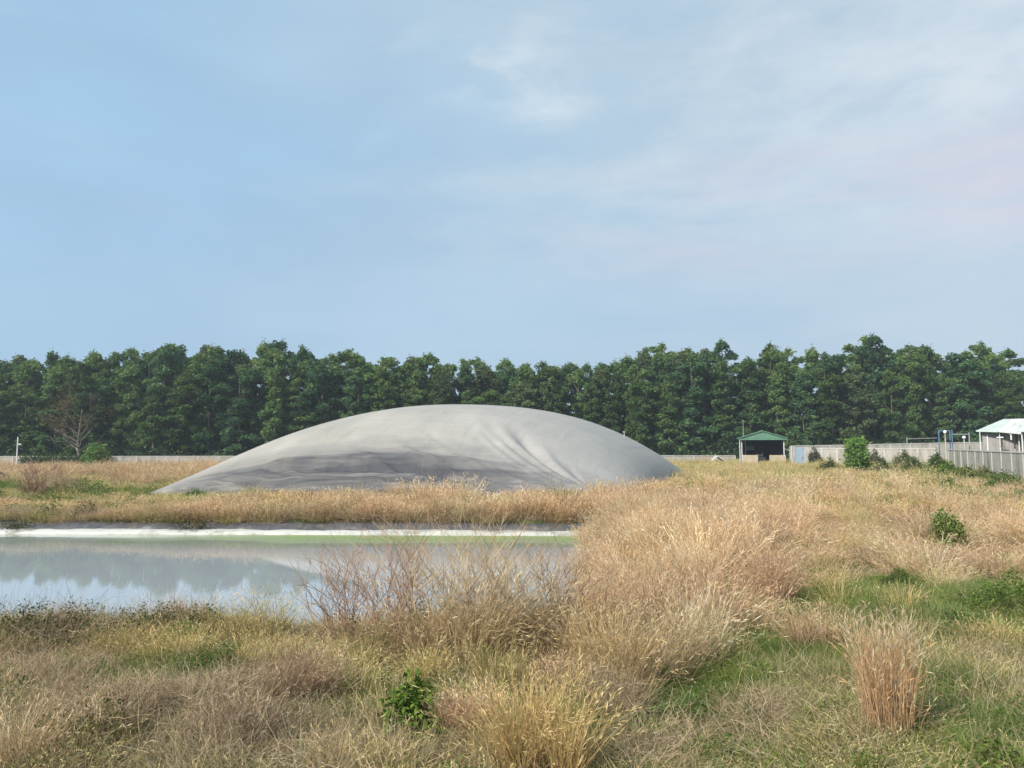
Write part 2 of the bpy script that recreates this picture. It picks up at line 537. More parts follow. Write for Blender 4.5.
def dome_mat(t, b):
    at_ = N(t, 'ShaderNodeAttribute', attribute_name='sheet').outputs['Vector']
    s_ = N(t, 'ShaderNodeSeparateXYZ')
    L(t, at_, s_.inputs[0])
    u, v = s_.outputs[0], s_.outputs[1]
    pos = N(t, 'ShaderNodeTexCoord').outputs['Object']
    c = mixc(t, ramp(t, noisen(t, pos, .22, 5, .55), [(.35, 0.0), (.65, 1.0)]), (.325, .30, .255), (.39, .36, .31))
    c = mixc(t, ramp(t, u, [(.3, 0.0), (.9, .65)]), c, (.33, .325, .315))  # greyer to the right: the side away from the sun, put into the colour
    # dried run-off streaks down the sheet
    stv = mapping(t, at_, (13, 2.2, 1), rot=(0, 0, -.5))
    st = ramp(t, noisen(t, stv, 1.4, 6, .6, .4), [(.45, 0.0), (.72, 1.0)])
    c = mixc(t, mathn(t, 'MULTIPLY', st, .35), c, (.22, .22, .22))
    st2 = ramp(t, noisen(t, mapping(t, at_, (5, 22, 1), rot=(0, 0, .25), loc=(3, 1, 0)), 1.2, 6, .65, .5), [(.5, 0.0), (.7, 1.0)])
    c = mixc(t, mathn(t, 'MULTIPLY', st2, .30), c, (.24, .24, .245))
    # wet silt stain plus shade of the steeper near face, painted as one belt
    ud = mathn(t, 'ABSOLUTE', mathn(t, 'SUBTRACT', u, .47))
    wv = mathn(t, 'ADD', mathn(t, 'ADD', v, mathn(t, 'MULTIPLY', ud, .22)), mathn(t, 'MULTIPLY', mathn(t, 'SUBTRACT', noisen(t, mapping(t, at_, (7, 3, 1)), 1.3, 6, .6, .6), .5), .16))
    belt = ramp(t, wv, [(.0, .95), (.13, .8), (.2, .5), (.24, .8), (.31, 1.0), (.345, .75), (.42, .3), (.58, 0.0)])
    bu = ramp(t, u, [(0, .1), (.12, .5), (.3, 1.0), (.62, 1.0), (.8, .5), (1, .2)])
    fine = ramp(t, noisen(t, mapping(t, at_, (5, 18, 1), rot=(0, 0, -.16)), 1.0, 5, .6, .9), [(.34, .5), (.55, 1.0)])
    bm_ = mathn(t, 'MULTIPLY', mathn(t, 'MULTIPLY', belt, bu), fine)
    c = mixc(t, mathn(t, 'MULTIPLY', mathn(t, 'POWER', bm_, .6), .95), c, (.05, .053, .065))
    # thin near-black wet streaks inside the belt, and long dirt lines along the creases
    ln1 = ramp(t, noisen(t, mapping(t, at_, (3.2, 22, 1), rot=(0, 0, -.10), loc=(1, 2, 0)), 1.0, 5, .55, .7), [(.43, 0.0), (.56, 1.0)])
    bb = ramp(t, wv, [(.0, .9), (.16, .8), (.34, .7), (.42, 0.0)])
    c = mixc(t, mathn(t, 'MULTIPLY', mathn(t, 'MULTIPLY', ln1, bb), mathn(t, 'MULTIPLY', bu, .85)), c, (.028, .030, .04))
    ln2 = ramp(t, noisen(t, mapping(t, at_, (30, 2.4, 1), rot=(0, 0, -.62), loc=(1, 7, 0)), 1.0, 4, .6, 1.2), [(.56, 0.0), (.64, 1.0)])
    c = mixc(t, mathn(t, 'MULTIPLY', ln2, .10), c, (.15, .15, .15))
    # welded seams
    sm = mathn(t, 'ABSOLUTE', mathn(t, 'SUBTRACT', mathn(t, 'FRACT', mathn(t, 'MULTIPLY', u, 6.0)), .5))
    c = mixc(t, mathn(t, 'MULTIPLY', mathn(t, 'LESS_THAN', sm, .006), .12), c, (.2, .2, .2))
    L(t, c, b.inputs['Base Color'])
    bn = N(t, 'ShaderNodeBump')
    bn.inputs['Strength'].default_value = .3
    bn.inputs['Distance'].default_value = .16
    h = mathn(t, 'ADD', noisen(t, mapping(t, at_, (5, 26, 1), rot=(0, 0, .12)), 1.2, 3, .45, 1.4), noisen(t, mapping(t, at_, (26, 4, 1), rot=(0, 0, -.45)), 1.0, 3, .45, .8))
    L(t, h, bn.inputs['Height'])
    L(t, bn.outputs[0], b.inputs['Normal'])


M_dome = mat('dusty_membrane', dome_mat, .62, .3)
dome = empty('gas_dome', (-2, 55, 0))
tag(dome, 'huge grey inflated biogas cover bulging up behind the pond', 'dome')
dmo = link('membrane', dm, dome, M_dome)
dmo.location = (2, -55, 0)
M_pipe = surf('pale_pipe', (.36, .36, .34), (.44, .44, .41), 3)
p0 = at(624, 436, 52)
uvp = min(((float(topix(X_[j, i], Y_[j, i], Z_[j, i])[0]) - 624) ** 2 + (float(topix(X_[j, i], Y_[j, i], Z_[j, i])[1]) - 437) ** 2, j, i) for j in range(0, nv, 6) for i in range(0, nu, 6))
pv = Vector((X_[uvp[1], uvp[2]], Y_[uvp[1], uvp[2]], Z_[uvp[1], uvp[2]])) - dome.location
MB().tube([pv + Vector((0, 0, -.1)), pv + Vector((0, 0, .35))], .035).tube([pv + Vector((0, 0, .4)), pv + Vector((.0, 0, .47))], .09).build('vent_pipe', M_pipe, dome)

# ------------------------------------------------------------------ forest
M_leaf = plantmat('forest_leaves', (1.42, 1.42, 1.40), .35, .28)
M_bark = surf('grey_bark', (.10, .085, .065), (.2, .175, .14), 6, .9, .1, .6, stretch=(1, 1, .3))
M_palebark = surf('bleached_bark', (.22, .19, .15), (.33, .29, .24), 4, .9, .1, .4, stretch=(1, 1, .3))


def leaf_quads(P, size, r, up=.35, aspect=.5, col=None):
    """One small folded-free quad per point, randomly turned; returns V, F, colours."""
    n = len(P)
    nrm = r.normal(size=(n, 3))
    nrm[:, 2] = np.abs(nrm[:, 2]) + up
    nrm /= np.linalg.norm(nrm, axis=1)[:, None]
    a = r.normal(size=(n, 3))
    u = np.cross(nrm, a)
    u /= np.linalg.norm(u, axis=1)[:, None]
    v = np.cross(nrm, u)
    s = (size * r.uniform(.6, 1.4, n))[:, None]
    V = np.stack([P - u * s, P - v * s * aspect, P + u * s, P + v * s * aspect], 1).reshape(-1, 3)
    F = np.arange(4 * n).reshape(-1, 4)
    return V, F, np.repeat(col, 4, axis=0)


def crown(h, wdt, base, shape, seed, nclump=60, per=85, size=.17, green=((.055, .105, .028), (.028, .062, .022), (.085, .135, .035))):
    """Crown of overlapping leafy lobes round a leader; every lobe carries clumps of leaf-sized faces."""
    r = np.random.default_rng(seed)
    P, Ccol, cl = [], [], []
    g = np.array(green)
    nl = 27 if shape == 'round' else 24
    for i in range(nl):
        t = (i + r.uniform(.1, .9)) / nl
        prof = {'round': math.sin(math.pi * min(.93, .28 + t * .65)) ** .6, 'tuft': .55 + .45 * abs(math.sin(t * 5.5 + seed)), 'cone': (1 - t ** 2.2) ** .7}[shape]
        lr_ = wdt * r.uniform(.28, .48) * (1.0 - .42 * t)
        a = i * 2.4 + r.uniform(-.7, .7)
        q = max(0, wdt * prof - lr_ * .7) * r.uniform(.35, 1.1)
        zc = base + lr_ * .6 + (h - base - lr_ * 1.2) * t
        c = np.array([q * math.cos(a), q * math.sin(a), zc])
        cl.append(c)
        tone = r.uniform(0, 1)
        m = 6 + int(7 * lr_)
        for k in range(m):
            d = r.normal(size=3)
            d[2] = abs(d[2]) * 1.1 - .35
            d /= np.linalg.norm(d)
            cc = c + d * lr_ * r.uniform(.55, 1.05) * np.array([1, 1, .85])
            cr = r.uniform(.28, .55)
            n_ = int(per * .62 * (cr / .42) ** 2)
            e = r.normal(size=(n_, 3))
            e /= np.linalg.norm(e, axis=1)[:, None]
            P.append(cc + e * (cr * r.uniform(.2, 1.1, n_) ** .5)[:, None] * np.array([1.1, 1.1, .95]))
            tn = min(1, max(0, tone + r.uniform(-.25, .25)))
            bc = g[0] * (1 - abs(tn - .5)) + (g[1] if tn < .5 else g[2]) * abs(tn - .5)
            Ccol.append(bc * r.uniform(.75, 1.25, n_)[:, None])
    for j in range(10):
        t = r.uniform(0, 1)
        a = r.uniform(0, 6.28)
        c = np.array([wdt * .28 * math.cos(a) * (1 - t), wdt * .28 * math.sin(a) * (1 - t), h - .5 + t * .6])
        m = 26
        P.append(c + r.normal(size=(m, 3)) * np.array([.2, .2, .26]))
        Ccol.append(np.tile(g[2] * .9, (m, 1)) * r.uniform(.8, 1.2, m)[:, None])
    P = np.concatenate(P)
    V, F, cc = leaf_quads(P, size, r, col=np.concatenate(Ccol))
    return V, F, cc, cl


def trunk_mesh(h, r0, cl, seed, nl=10, lean=.3):
    r = random.Random(seed)
    mb = MB()
    lx, ly = r.uniform(-lean, lean), r.uniform(-lean, lean)
    pt = lambda t: Vector((lx * math.sin(t * 3), ly * math.sin(t * 2.2), h * t))
    mb.tube([pt(k / 8) - (Vector((0, 0, .3)) if k == 0 else Vector()) for k in range(9)], r0, r0 * .15, 6)
    for c in (r.sample(cl, min(nl, len(cl)))):
        c = Vector(c)
        t = max(.12, min(.9, (c.z - .18 * h) / h))
        s_ = pt(t)
        md = (s_ + c) / 2 + Vector((0, 0, -.15))
        mb.tube([s_, md, c], r0 * .35, r0 * .08, 4, False)
    bmesh.ops.recalc_face_normals(mb.b, faces=mb.b.faces)
    me = bpy.data.meshes.new('trunk')
    mb.b.to_mesh(me)
    mb.b.free()
    return me


kinds = []
GR = [((.075, .130, .048), (.045, .090, .042), (.110, .165, .055)),
      ((.055, .110, .050), (.036, .078, .044), (.085, .140, .052)),
      ((.085, .140, .045), (.052, .098, .042), (.120, .175, .055)),
      ((.085, .115, .052), (.055, .084, .042), (.110, .140, .058))]
for k, (shape, wd, gi) in enumerate([('round', 2.9, 0), ('tuft', 2.7, 1), ('round', 3.3, 2), ('round', 3.5, 3), ('tuft', 3.0, 2), ('cone', 2.9, 1), ('round', 2.6, 2), ('tuft', 2.2, 0), ('round', 3.1, 1), ('cone', 2.6, 0)]):
    V, F, cc, cl = crown(15, wd, 1.6, shape, 40 + k, per=70, size=.185, green=GR[gi])
    cm = npmesh('crown', V, F, col=cc)
    cm.materials.append(M_leaf)
    tm = trunk_mesh(14.2, .17, cl, k, nl=8)
    tm.materials.append(M_bark)
    kinds.append((cm, tm, {'round': 'rounded' if wd < 3 else 'broad', 'tuft': 'tufted', 'cone': 'pointed'}[shape], ['mid green', 'dark green', 'fresh green', 'olive green'][gi]))

TOPS = [(-90, 368), (0, 365), (60, 357), (130, 352), (210, 351), (290, 350), (350, 357), (430, 361), (500, 364), (560, 363), (610, 362), (640, 354), (700, 349), (760, 352), (800, 344), (840, 340), (880, 345), (930, 346), (960, 343), (1000, 350), (1024, 362), (1120, 360)]
MARKS = [(-60, 'beyond the left photo edge'), (30, 'near the thin white pole'), (75, 'around the bleached dead tree'), (150, 'above the left stretch of grey wall'), (235, 'above the left slope of the dome'), (330, 'over the left shoulder of the dome'),
         (480, 'over the crest of the dome'), (590, 'over the right slope of the dome'), (690, 'just right of the dome'), (762, 'behind the green-roofed shed'), (858, 'behind the round light green sapling'), (945, 'behind the blue steel frame'), (1010, 'above the pale-roofed farm building')]


def where(px):
    return min(MARKS, key=lambda m_: abs(m_[0] - px))[1]


rows = [(112.5, 4.1, 0), (116.5, 4.1, 1), (121, 4.2, 2), (126.5, 4.5, 3)]
tree_list = []
for Y, sp, ri in rows:
    X = -Y * .76
    while X < Y * .77:
        x = X + R.uniform(-.9, .9)
        y = Y + R.uniform(-1.3, 1.3)
        px = 512 + FPX * x / y
        topy = np.interp(px, [a for a, b in TOPS], [b for a, b in TOPS])
        gz = float(ground_z(x, y))
        zt = at(px, topy, y).z
        h = zt - gz
        if ri == 0:
            h *= R.uniform(.70, .95)
        elif ri == 1:
            h *= R.uniform(.86, 1.03)
        else:
            h *= R.uniform(.95, 1.03)
        if ri > 0:
            h *= R.choice([.97, 1.0, 1.0, 1.02]) if px < 690 else R.choice([.86, .92, .97, 1.02, 1.06])
        tree_list.append((ri, px, x, y, gz, h))
        X += sp * R.uniform(.85, 1.2)
SIZEW = lambda q: 'short' if q < .80 else 'tall' if q > 1.0 else 'medium'
ORD = 'first second third fourth fifth sixth seventh eighth ninth tenth eleventh twelfth'.split()
seen = {}
for ri, px, x, y, gz, h in sorted(tree_list, key=lambda q: (q[0], q[1])):
    ki = R.randrange(10)
    if px > 780 and ri > 0 and R.random() < .5:
        ki = R.choice([1, 7, 4])
    cm, tm, shp, hue = kinds[ki]
    t = empty('broadleaf_tree', (x, y, gz), R.uniform(0, 6.28))
    q = h / 15.0
    ww = R.uniform(.95, 1.35)
    t.scale = (ww * (.6 + .4 * q), ww * (.6 + .4 * q), q)
    crn = link('crown', cm, t)
    trk = link('trunk', tm, t)
    wh = where(px)
    n = seen.get((wh, ri), 0)
    seen[(wh, ri)] = n + 1
    if ri == 0:
        tag(t, f'{hue} {shp} front-row tree, {ORD[min(n, 11)]} from left {wh}', 'tree', 'trees of the forest front row')
    else:
        tag(t, f'{ORD[ri]}-row forest tree, {ORD[min(n, 11)]} from left {wh}', 'tree', f'{ORD[ri]}-row trees of the forest')

# shrubs and saplings filling the foot of the forest: nobody could count them
r_ = np.random.default_rng(5)
P, CC = [], []
for i in range(900):
    x = r_.uniform(-88, 88)
    y = 109.5 + r_.uniform(0, 4) + (r_.random() < .5) * r_.uniform(3, 16)
    z = float(ground_z(x, y))
    h = r_.uniform(.8, 3.4) if y < 114 else r_.uniform(3, 9)
    m = 150 if y < 114 else 260
    c = np.array([x, y, z + h * .5])
    P.append(c + r_.normal(size=(m, 3)) * np.array([.75 if y < 114 else 1.1, .6 if y < 114 else .9, h * .30]))
    k = np.array(GR[r_.integers(4)][r_.integers(2)])
    CC.append(k * r_.uniform(.7, 1.2, m)[:, None])
V, F, cc = leaf_quads(np.concatenate(P), .2, r_, col=np.concatenate(CC))
uo = link('undergrowth', npmesh('undergrowth', V, F, col=cc), None, M_leaf)
tag(uo, 'dark bushy growth filling the foot of the forest', 'undergrowth', kind='stuff')

# bleached, half dead tree standing before the forest
def branchy(mb, p, d, ln, r, depth, rr, up=.1, tips=None):
    pts = [p.copy()]
    q = p.copy()
    dd = d.copy()
    for i in range(3):
        dd = (dd + Vector((rr.uniform(-.22, .22), rr.uniform(-.22, .22), rr.uniform(-.12, .2) * up * 3))).normalized()
        q = q + dd * ln / 3
        pts.append(q.copy())
    mb.tube(pts, r, r * .6, 5 if r > .03 else 3, False)
    if tips is not None and depth <= 1:
        tips.append(q.copy())
    if depth <= 0:
        return
    for k in range(rr.choice([2, 3, 3])):
        s = pts[rr.choice([1, 2, 3, 3])]
        nd = (dd + Vector((rr.uniform(-1, 1), rr.uniform(-1, 1), rr.uniform(-.3, .7)))).normalized()
        branchy(mb, s, nd, ln * rr.uniform(.55, .8), r * .55, depth - 1, rr, up, tips)


b0 = at(78, 452, 108.6)
dt = empty('dead_tree', (b0.x, b0.y, float(ground_z(b0.x, b0.y))))
tag(dt, 'pale bare-branched dying tree with thin brownish top at the forest edge', 'tree')
mb = MB()
rr = random.Random(3)
tips = []
mb.tube([(0, 0, -.3), (.15, 0, 2), (-.1, 0, 4), (.1, 0, 6.5), (.3, 0, 9)], .22, .1, 7)
for k in range(12):
    z = rr.uniform(2.5, 9)
    a = rr.uniform(0, 6.28)
    branchy(mb, Vector((0, 0, z)), Vector((math.cos(a) * 1.1, math.sin(a) * .8, .45 + z * .05)).normalized(), rr.uniform(2.0, 2.9), .10, 3, rr, .1, tips)
mb.build('trunk', M_palebark, dt)
r_ = np.random.default_rng(8)
tp = np.array([t_ for t_ in tips if t_.z > 6.5])
Pq = tp[r_.integers(0, len(tp), 2600)] + r_.normal(size=(2600, 3)) * np.array([.55, .55, .4])
V, F, cc = leaf_quads(Pq, .16, r_, col=np.tile(np.array((.115, .095, .045)), (2600, 1)) * r_.uniform(.6, 1.3, 2600)[:, None])
link('crown', npmesh('crown', V, F, col=cc), dt, M_leaf)

# ------------------------------------------------------------------ concrete walls
M_conc = surf('weathered_concrete', (.33, .305, .265), (.46, .43, .375), .9, .9, .1, .3, stain=(.19, .175, .145), stretch=(1.6, 1, .5))
M_cap = surf('concrete_coping', (.46, .44, .40), (.54, .52, .48), 1.2, .9, .1, .2, stain=(.3, .28, .24))


def wall(p0, p1, z0a, z0b, zta, ztb, nseg, label, posts=True, capw=.16):
    """Prefab concrete wall: panels, posts and coping from p0 to p1."""
    d = (Vector((p1[0], p1[1], 0)) - Vector((p0[0], p0[1], 0)))
    ln = d.length
    rz = math.atan2(d.y, d.x)
    root = empty('concrete_wall', (p0[0], p0[1], z0a), rz)
    tag(root, label, 'wall')
    f = lambda s, a, b: a + (b - a) * s / ln - z0a
    q = lambda mb_, s0, s1, y0, y1, za0, za1, zb0, zb1: mb_quad(mb_, s0, s1, y0, y1, za0, za1, zb0, zb1)
    for i in range(nseg):
        s0, s1 = ln * i / nseg, ln * (i + 1) / nseg
        mb_ = MB()
        if i == 0:
            pass
        bot0, bot1 = f(s0, z0a, z0b) - .4, f(s1, z0a, z0b) - .4
        t0, t1 = f(s0, zta, ztb), f(s1, zta, ztb)
        # four stacked planks with hairline joints
        for k in range(4):
            a0 = bot0 + (t0 - bot0) * k / 4
            a1 = bot1 + (t1 - bot1) * k / 4
            b0_ = bot0 + (t0 - bot0) * (k + 1) / 4 - .012
            b1_ = bot1 + (t1 - bot1) * (k + 1) / 4 - .012
            mb_quad(mb_, s0 + .09, s1 - .09, -.03, .03, a0, b0_, a1, b1_)
        mb_.build('panel', M_conc, root)
        c = MB()
        mb_quad(c, s0 - .0 + .004, s1 - .004, -capw / 2, capw / 2, t0 + .003, t0 + .11, t1 + .003, t1 + .11)
        c.build('coping', M_cap, root)
    for i in range(nseg + 1):
        s0 = ln * i / nseg
        c = MB()
        b = f(s0, z0a, z0b) - .4
        t0 = f(s0, zta, ztb)
        c.box(s0 - .088, s0 + .088, -.075, .075, b, t0 - .002)
        c.build('post', M_cap, root)
    return root


def mb_quad(mb_, s0, s1, y0, y1, za0, za1, zb0, zb1):
    vs = [mb_.b.verts.new(p) for p in ((s0, y0, za0), (s1, y0, zb0), (s1, y1, zb0), (s0, y1, za0), (s0, y0, za1), (s1, y0, zb1), (s1, y1, zb1), (s0, y1, za1))]
    for f in ((0, 3, 2, 1), (4, 5, 6, 7), (0, 1, 5, 4), (1, 2, 6, 5), (2, 3, 7, 6), (3, 0, 4, 7)):
        mb_.b.faces.new([vs[i] for i in f])


gz = lambda x, y: float(ground_z(x, y))
pA, pB = at(-90, 456, 108), at(735, 456, 108)
wall((pA.x, 108), (pB.x, 108), gz(pA.x, 108), gz(pB.x, 108), at(-90, 457, 108).z, at(735, 456, 108).z, 40, 'long low grey concrete wall along the forest, from the left edge past the dome to the shed')
pA, pB = at(790, 445, 104), at(1110, 440, 104)
wall((pA.x, 104), (pB.x, 104), gz(pA.x, 104), gz(pB.x, 104), at(790, 446.5, 104).z, at(1110, 440, 104).z, 16, 'pale-topped concrete wall standing in front of the forest behind the blue steel frame')
pA, pB = at(807, 448, 92), at(935, 448, 84)
wall((pA.x, 92), (pB.x, 84), gz(pA.x, 92), gz(pB.x, 84), at(807, 449, 92).z, at(935, 449, 84).z, 8, 'lower grey concrete wall behind the round light green sapling, right of blue gate')
wall((43.8, 74.5), (33.3, 46), gz(43.8, 74.5), gz(33.3, 46), at(948, 450, 74.5).z, 2.2, 11, 'pale concrete post-and-panel wall in front of the farm building')

# ------------------------------------------------------------------ open shed with green roof
M_green = surf('green_metal_roof', (.085, .19, .125), (.12, .235, .16), 1.5, .5, .3, .1, stain=(.12, .24, .17))
M_white = surf('white_paint', (.66, .68, .66), (.76, .77, .74), 2, .6, .3, 0, stain=(.5, .48, .42))
M_shade = surf('interior_shade', (.018, .017, .022), (.03, .028, .033), 2, .9, .1)  # shade of the dark interior, put into the colour as near-black
M_tan = surf('tan_block', (.40, .33, .24), (.50, .42, .31), 1.5, .9, .1, .3, stain=(.3, .24, .17))
M_metal = surf('dark_machine_metal', (.03, .03, .035), (.06, .06, .065), 4, .5, .4)
M_grey = surf('grey_cabinet', (.30, .30, .29), (.36, .36, .35), 4, .6, .3)
sY = 95
s0, s1 = at(741, 438, sY), at(784, 438, sY)
sx = (s0.x + s1.x) / 2
hw = (s1.x - s0.x) / 2 * .93
gz0 = gz(sx, sY)
ez = s0.z - gz0
rzz = at(762, 430.8, sY).z - gz0
sh = empty('open_shed', (sx, sY, gz0), math.radians(-14))
tag(sh, 'small open-fronted shed with green gabled metal roof and white posts', 'shed')
ov = .42
mb = MB()
for sg in (-1, 1):
    nC = 22
    for i in range(nC):              # corrugated slopes
        pass
mb.prism([(-hw - ov, ez), (0, rzz), (0, rzz - .07), (-hw - ov, ez - .07)], -.45, 5.2)
mb.prism([(hw + ov, ez), (hw + ov, ez - .07), (0.0, rzz - .07), (0.0, rzz)], -.45, 5.2)
for k in range(12):
    y = -.35 + k * .48
    for sg in (-1, 1):
        mb.tube([(sg * .1, y, rzz + .005 - .1 * (rzz - ez) / (hw + ov)), (sg * (hw + ov), y, ez + .01)], .025, n=4)
mb.tube([(0, -.46, rzz + .01), (0, 5.21, rzz + .01)], .07, n=6)
mb.build('roof', M_green, sh)
mb = MB()
mb.prism([(-hw - ov * .9, ez - .075), (hw + ov * .9, ez - .075), (0, rzz - .085)], -.30, -.25)
mb.box(-hw - ov, hw + ov, -.34, -.20, ez - .26, ez - .09)
mb.build('gable', M_green, sh)
mb = MB()
mb.box(-hw - .02, hw + .02, 5.0, 5.08, -.2, ez - .1)
mb.box(-hw - .02, -hw + .05, .6, 4.99, -.2, ez - .1)
mb.box(hw - .05, hw + .02, .6, 4.99, -.2, ez - .1)
mb.build('wall', M_shade, sh)
for x, y in ((-hw, 0), (hw, 0), (-hw - .22, .35), (-hw * .78, 2.2), (hw, 2.4)):
    MB().tube([(x, y, -.2), (x, y, ez - .2)], .055, n=8).build('post', M_white, sh)
MB().box(-hw + .05, -hw * .24, -.12, .03, -.3, 1.3, .02).build('low_wall', M_tan, sh)
MB().box(hw * .3, hw + .2, -.12, .03, -.3, 1.3, .02).build('low_wall', M_tan, sh)
# small white awning at its right side
aw = MB()
aw.prism([(hw + .08, 2.15), (hw + 1.0, 1.75), (hw + 1.0, 1.70), (hw + .08, 2.10)], .3, 2.0)
aw.build('awning', M_white, sh)
# machine inside: engine on skids with wheel and tank
mc = empty('farm_machine', (sx - .05, sY + 1.4, gz0))
tag(mc, 'dark engine-like machine standing in the shed opening', 'machine')
MB().box(-.75, .75, -.4, .4, .35, 1.05, .06).box(-.35, .5, -.3, .3, 1.05, 1.4, .08).tube([(.45, 0, 1.35), (.45, 0, 1.9), (.55, 0, 2.0)], .05).build('body', M_metal, mc)
for x in (-.55, .55):
    for y in (-.42, .42):
        MB().tube([(x, y - .07, .3), (x, y + .07, .3)], .3, n=16).build('wheel', M_metal, mc)
nb = empty('notice_board', (sx - .05, sY + 4.9, gz0 + 2.2))
tag(nb, 'small plain grey panel on the dark back wall inside the shed', 'panel')
MB().box(-.55, .55, -.06, .0, -.28, .28, .01).build('board', M_grey, nb)
MB().box(-.6, .6, -.04, .02, -.33, -.285).box(-.6, .6, -.04, .02, .285, .33).build('frame', M_metal, nb)
# mast behind the shed
mp = at(743, 420, 100)
tag(MB().tube([(mp.x, 100, gz(mp.x, 100)), (mp.x, 100, mp.z)], .05, .03, 6).build('thin_mast', M_grey), 'thin grey mast rising behind the left end of the green-roofed shed', 'mast')

# blue sheet gate beside the shed, in a pale wall end
M_blue = surf('blue_sheet', (.30, .40, .50), (.40, .49, .57), 2, .5, .3, .1, stain=(.24, .32, .40))
ga, gb = at(795, 462, 91), at(804, 462, 91)
g0 = gz(ga.x, 91)
gt = at(800, 447, 91).z - g0
gate = empty('sheet_gate', ((ga.x + gb.x) / 2, 91, g0))
tag(gate, 'light blue sheet metal gate between two pale concrete piers', 'gate')
gw = (gb.x - ga.x) / 2
MB().box(-gw, gw, -.03, .03, 0, gt - .06).build('leaf', M_blue, gate)
mb = MB()
for k in range(7):
    x = -gw + (k + .5) * 2 * gw / 7
    mb.box(x - .03, x + .03, -.06, -.03, .05, gt - .1)
mb.build('ribs', M_blue, gate)
MB().box(-gw - .16, -gw - .01, -.1, .1, -.4, gt + .05).build('pier', M_cap, gate)
MB().box(gw + .01, gw + .55, -.1, .1, -.4, gt + .02).build('pier', M_cap, gate)
MB().box(gw * .6, gw * .75, -.1, -.03, 1.0, 1.1).build('latch', M_metal, gate)
gl = at(785, 462, 94)
wall((s1.x + .6, 93.5), (ga.x - .15, 91.5), g0, g0, g0 + gt - .1, g0 + gt, 1, 'short pale concrete wall piece joining the shed and blue gate')

# ------------------------------------------------------------------ blue steel frame with lamps
M_bluesteel = surf('blue_steel', (.10, .18, .28), (.15, .24, .34), 3, .5, .3)
f0, f1, f2 = at(938.5, 430, 88), at(949.5, 430, 88), at(951.5, 430, 88)
fr = empty('steel_frame', (f0.x, 88, gz(f0.x, 88)))
tag(fr, 'tall blue steel frame of uprights and crossbar rising behind the walls', 'frame')
fz = f0.z - fr.location.z
W1 = f1.x - f0.x
W2 = at(951.8, 430, 88).x - f0.x
for x in (0, W1, W2):
    MB().box(x - .045, x + .045, -.045, .045, -.2, fz).build('upright', M_bluesteel, fr)
MB().box(.071, W1 - .071, -.04, .04, fz - .11, fz - .01).build('crossbar', M_bluesteel, fr)
W3 = at(969, 433, 88).x - f0.x
MB().box(W2 + .071, W3, -.04, .04, fz - .55, fz - .45).build('side_rail', M_grey, fr)
MB().tube([(W3, 0, -.2), (W3, 0, fz - .3)], .06).build('upright', M_grey, fr)
M_glass = bpy.data.materials.new('white_globe')
M_glass.use_nodes = True
b_ = M_glass.node_tree.nodes['Principled BSDF']
b_.inputs['Base Color'].default_value = (.9, .9, .88, 1)
b_.inputs['Roughness'].default_value = .3
for px, py, lb in ((945, 432, 'white globe lamp on a pale pole inside the blue frame'), (964, 437.5, 'white globe lamp on a pole right of the blue frame')):
    p = at(px, py, 87)
    g_ = gz(p.x, 87)
    lr_ = empty('globe_lamp', (p.x, 87, g_))
    tag(lr_, lb, 'lamp', 'globe lamps by the blue frame')
    hh = p.z - g_
    MB().tube([(0, 0, -.2), (0, 0, hh - .16)], .08, .06, 8).build('pole', M_cap, lr_)
    MB().ball((0, 0, hh), .19, 3).build('globe', M_glass, lr_, True)
    MB().tube([(0, 0, hh - .2), (0, 0, hh - .13)], .1, .12, 10).build('collar', M_grey, lr_)
# low rail strung above the wall, left of the frame
r0_, r1_ = at(907, 440, 100), at(937, 438, 100)
rl = MB()
rl.tube([(r0_.x, 100, gz(r0_.x, 100)), (r0_.x, 100, at(908, 437.5, 100).z)], .06)
rl.tube([(r0_.x, 100, at(908, 439, 100).z), (r1_.x, 100, at(937, 438, 100).z)], .04)
tag(rl.build('post_and_rail', M_grey), 'dark thin post and rail showing above the wall left of the blue frame', 'rail')

# ------------------------------------------------------------------ farm building at the right edge
M_roof = surf('pale_metal_roof', (.52, .53, .52), (.60, .61, .60), 1.0, .45, .4, .1, stain=(.40, .38, .33), stretch=(1, .2, 1))
M_mint = surf('mint_metal_roof', (.46, .54, .49), (.55, .60, .56), 1.0, .5, .4, .1, stain=(.4, .45, .38))
M_tin = surf('grey_tin_wall', (.26, .245, .23), (.38, .36, .34), 1.6, .8, .2, .2, stain=(.19, .16, .13), stretch=(3, 3, .3))
M_wood = surf('weathered_boards', (.16, .12, .085), (.27, .21, .15), 2.2, .9, .1, .2, stretch=(4, 4, .4))
bY = 72
BR = -math.atan2(464, 740)
B0 = at(976, 431, bY)           # left eave end
g1 = gz(B0.x, bY)
fb = empty('farm_building', (B0.x, bY, g1), BR)
tag(fb, 'low farm building with pale mint and grey metal roofs at the right edge', 'building')


def local(px, py, ly):
    """Point with local depth ly on the building that the photo shows at this pixel."""
    best = None
    for k in range(400):
        lx = k * .05
        X = B0.x + lx * math.cos(BR) - ly * math.sin(BR)
        Y = bY + lx * math.sin(BR) + ly * math.cos(BR)
        q = at(px, py, Y)
        if best is None or abs(q.x - X) < best[0]:
            best = (abs(q.x - X), lx, q.z - g1)
    return best[1], ly, best[2]


e1 = B0.z - g1
XR, _, r1z = local(1003.5, 419.5, 3.6)
Wb = 17.0


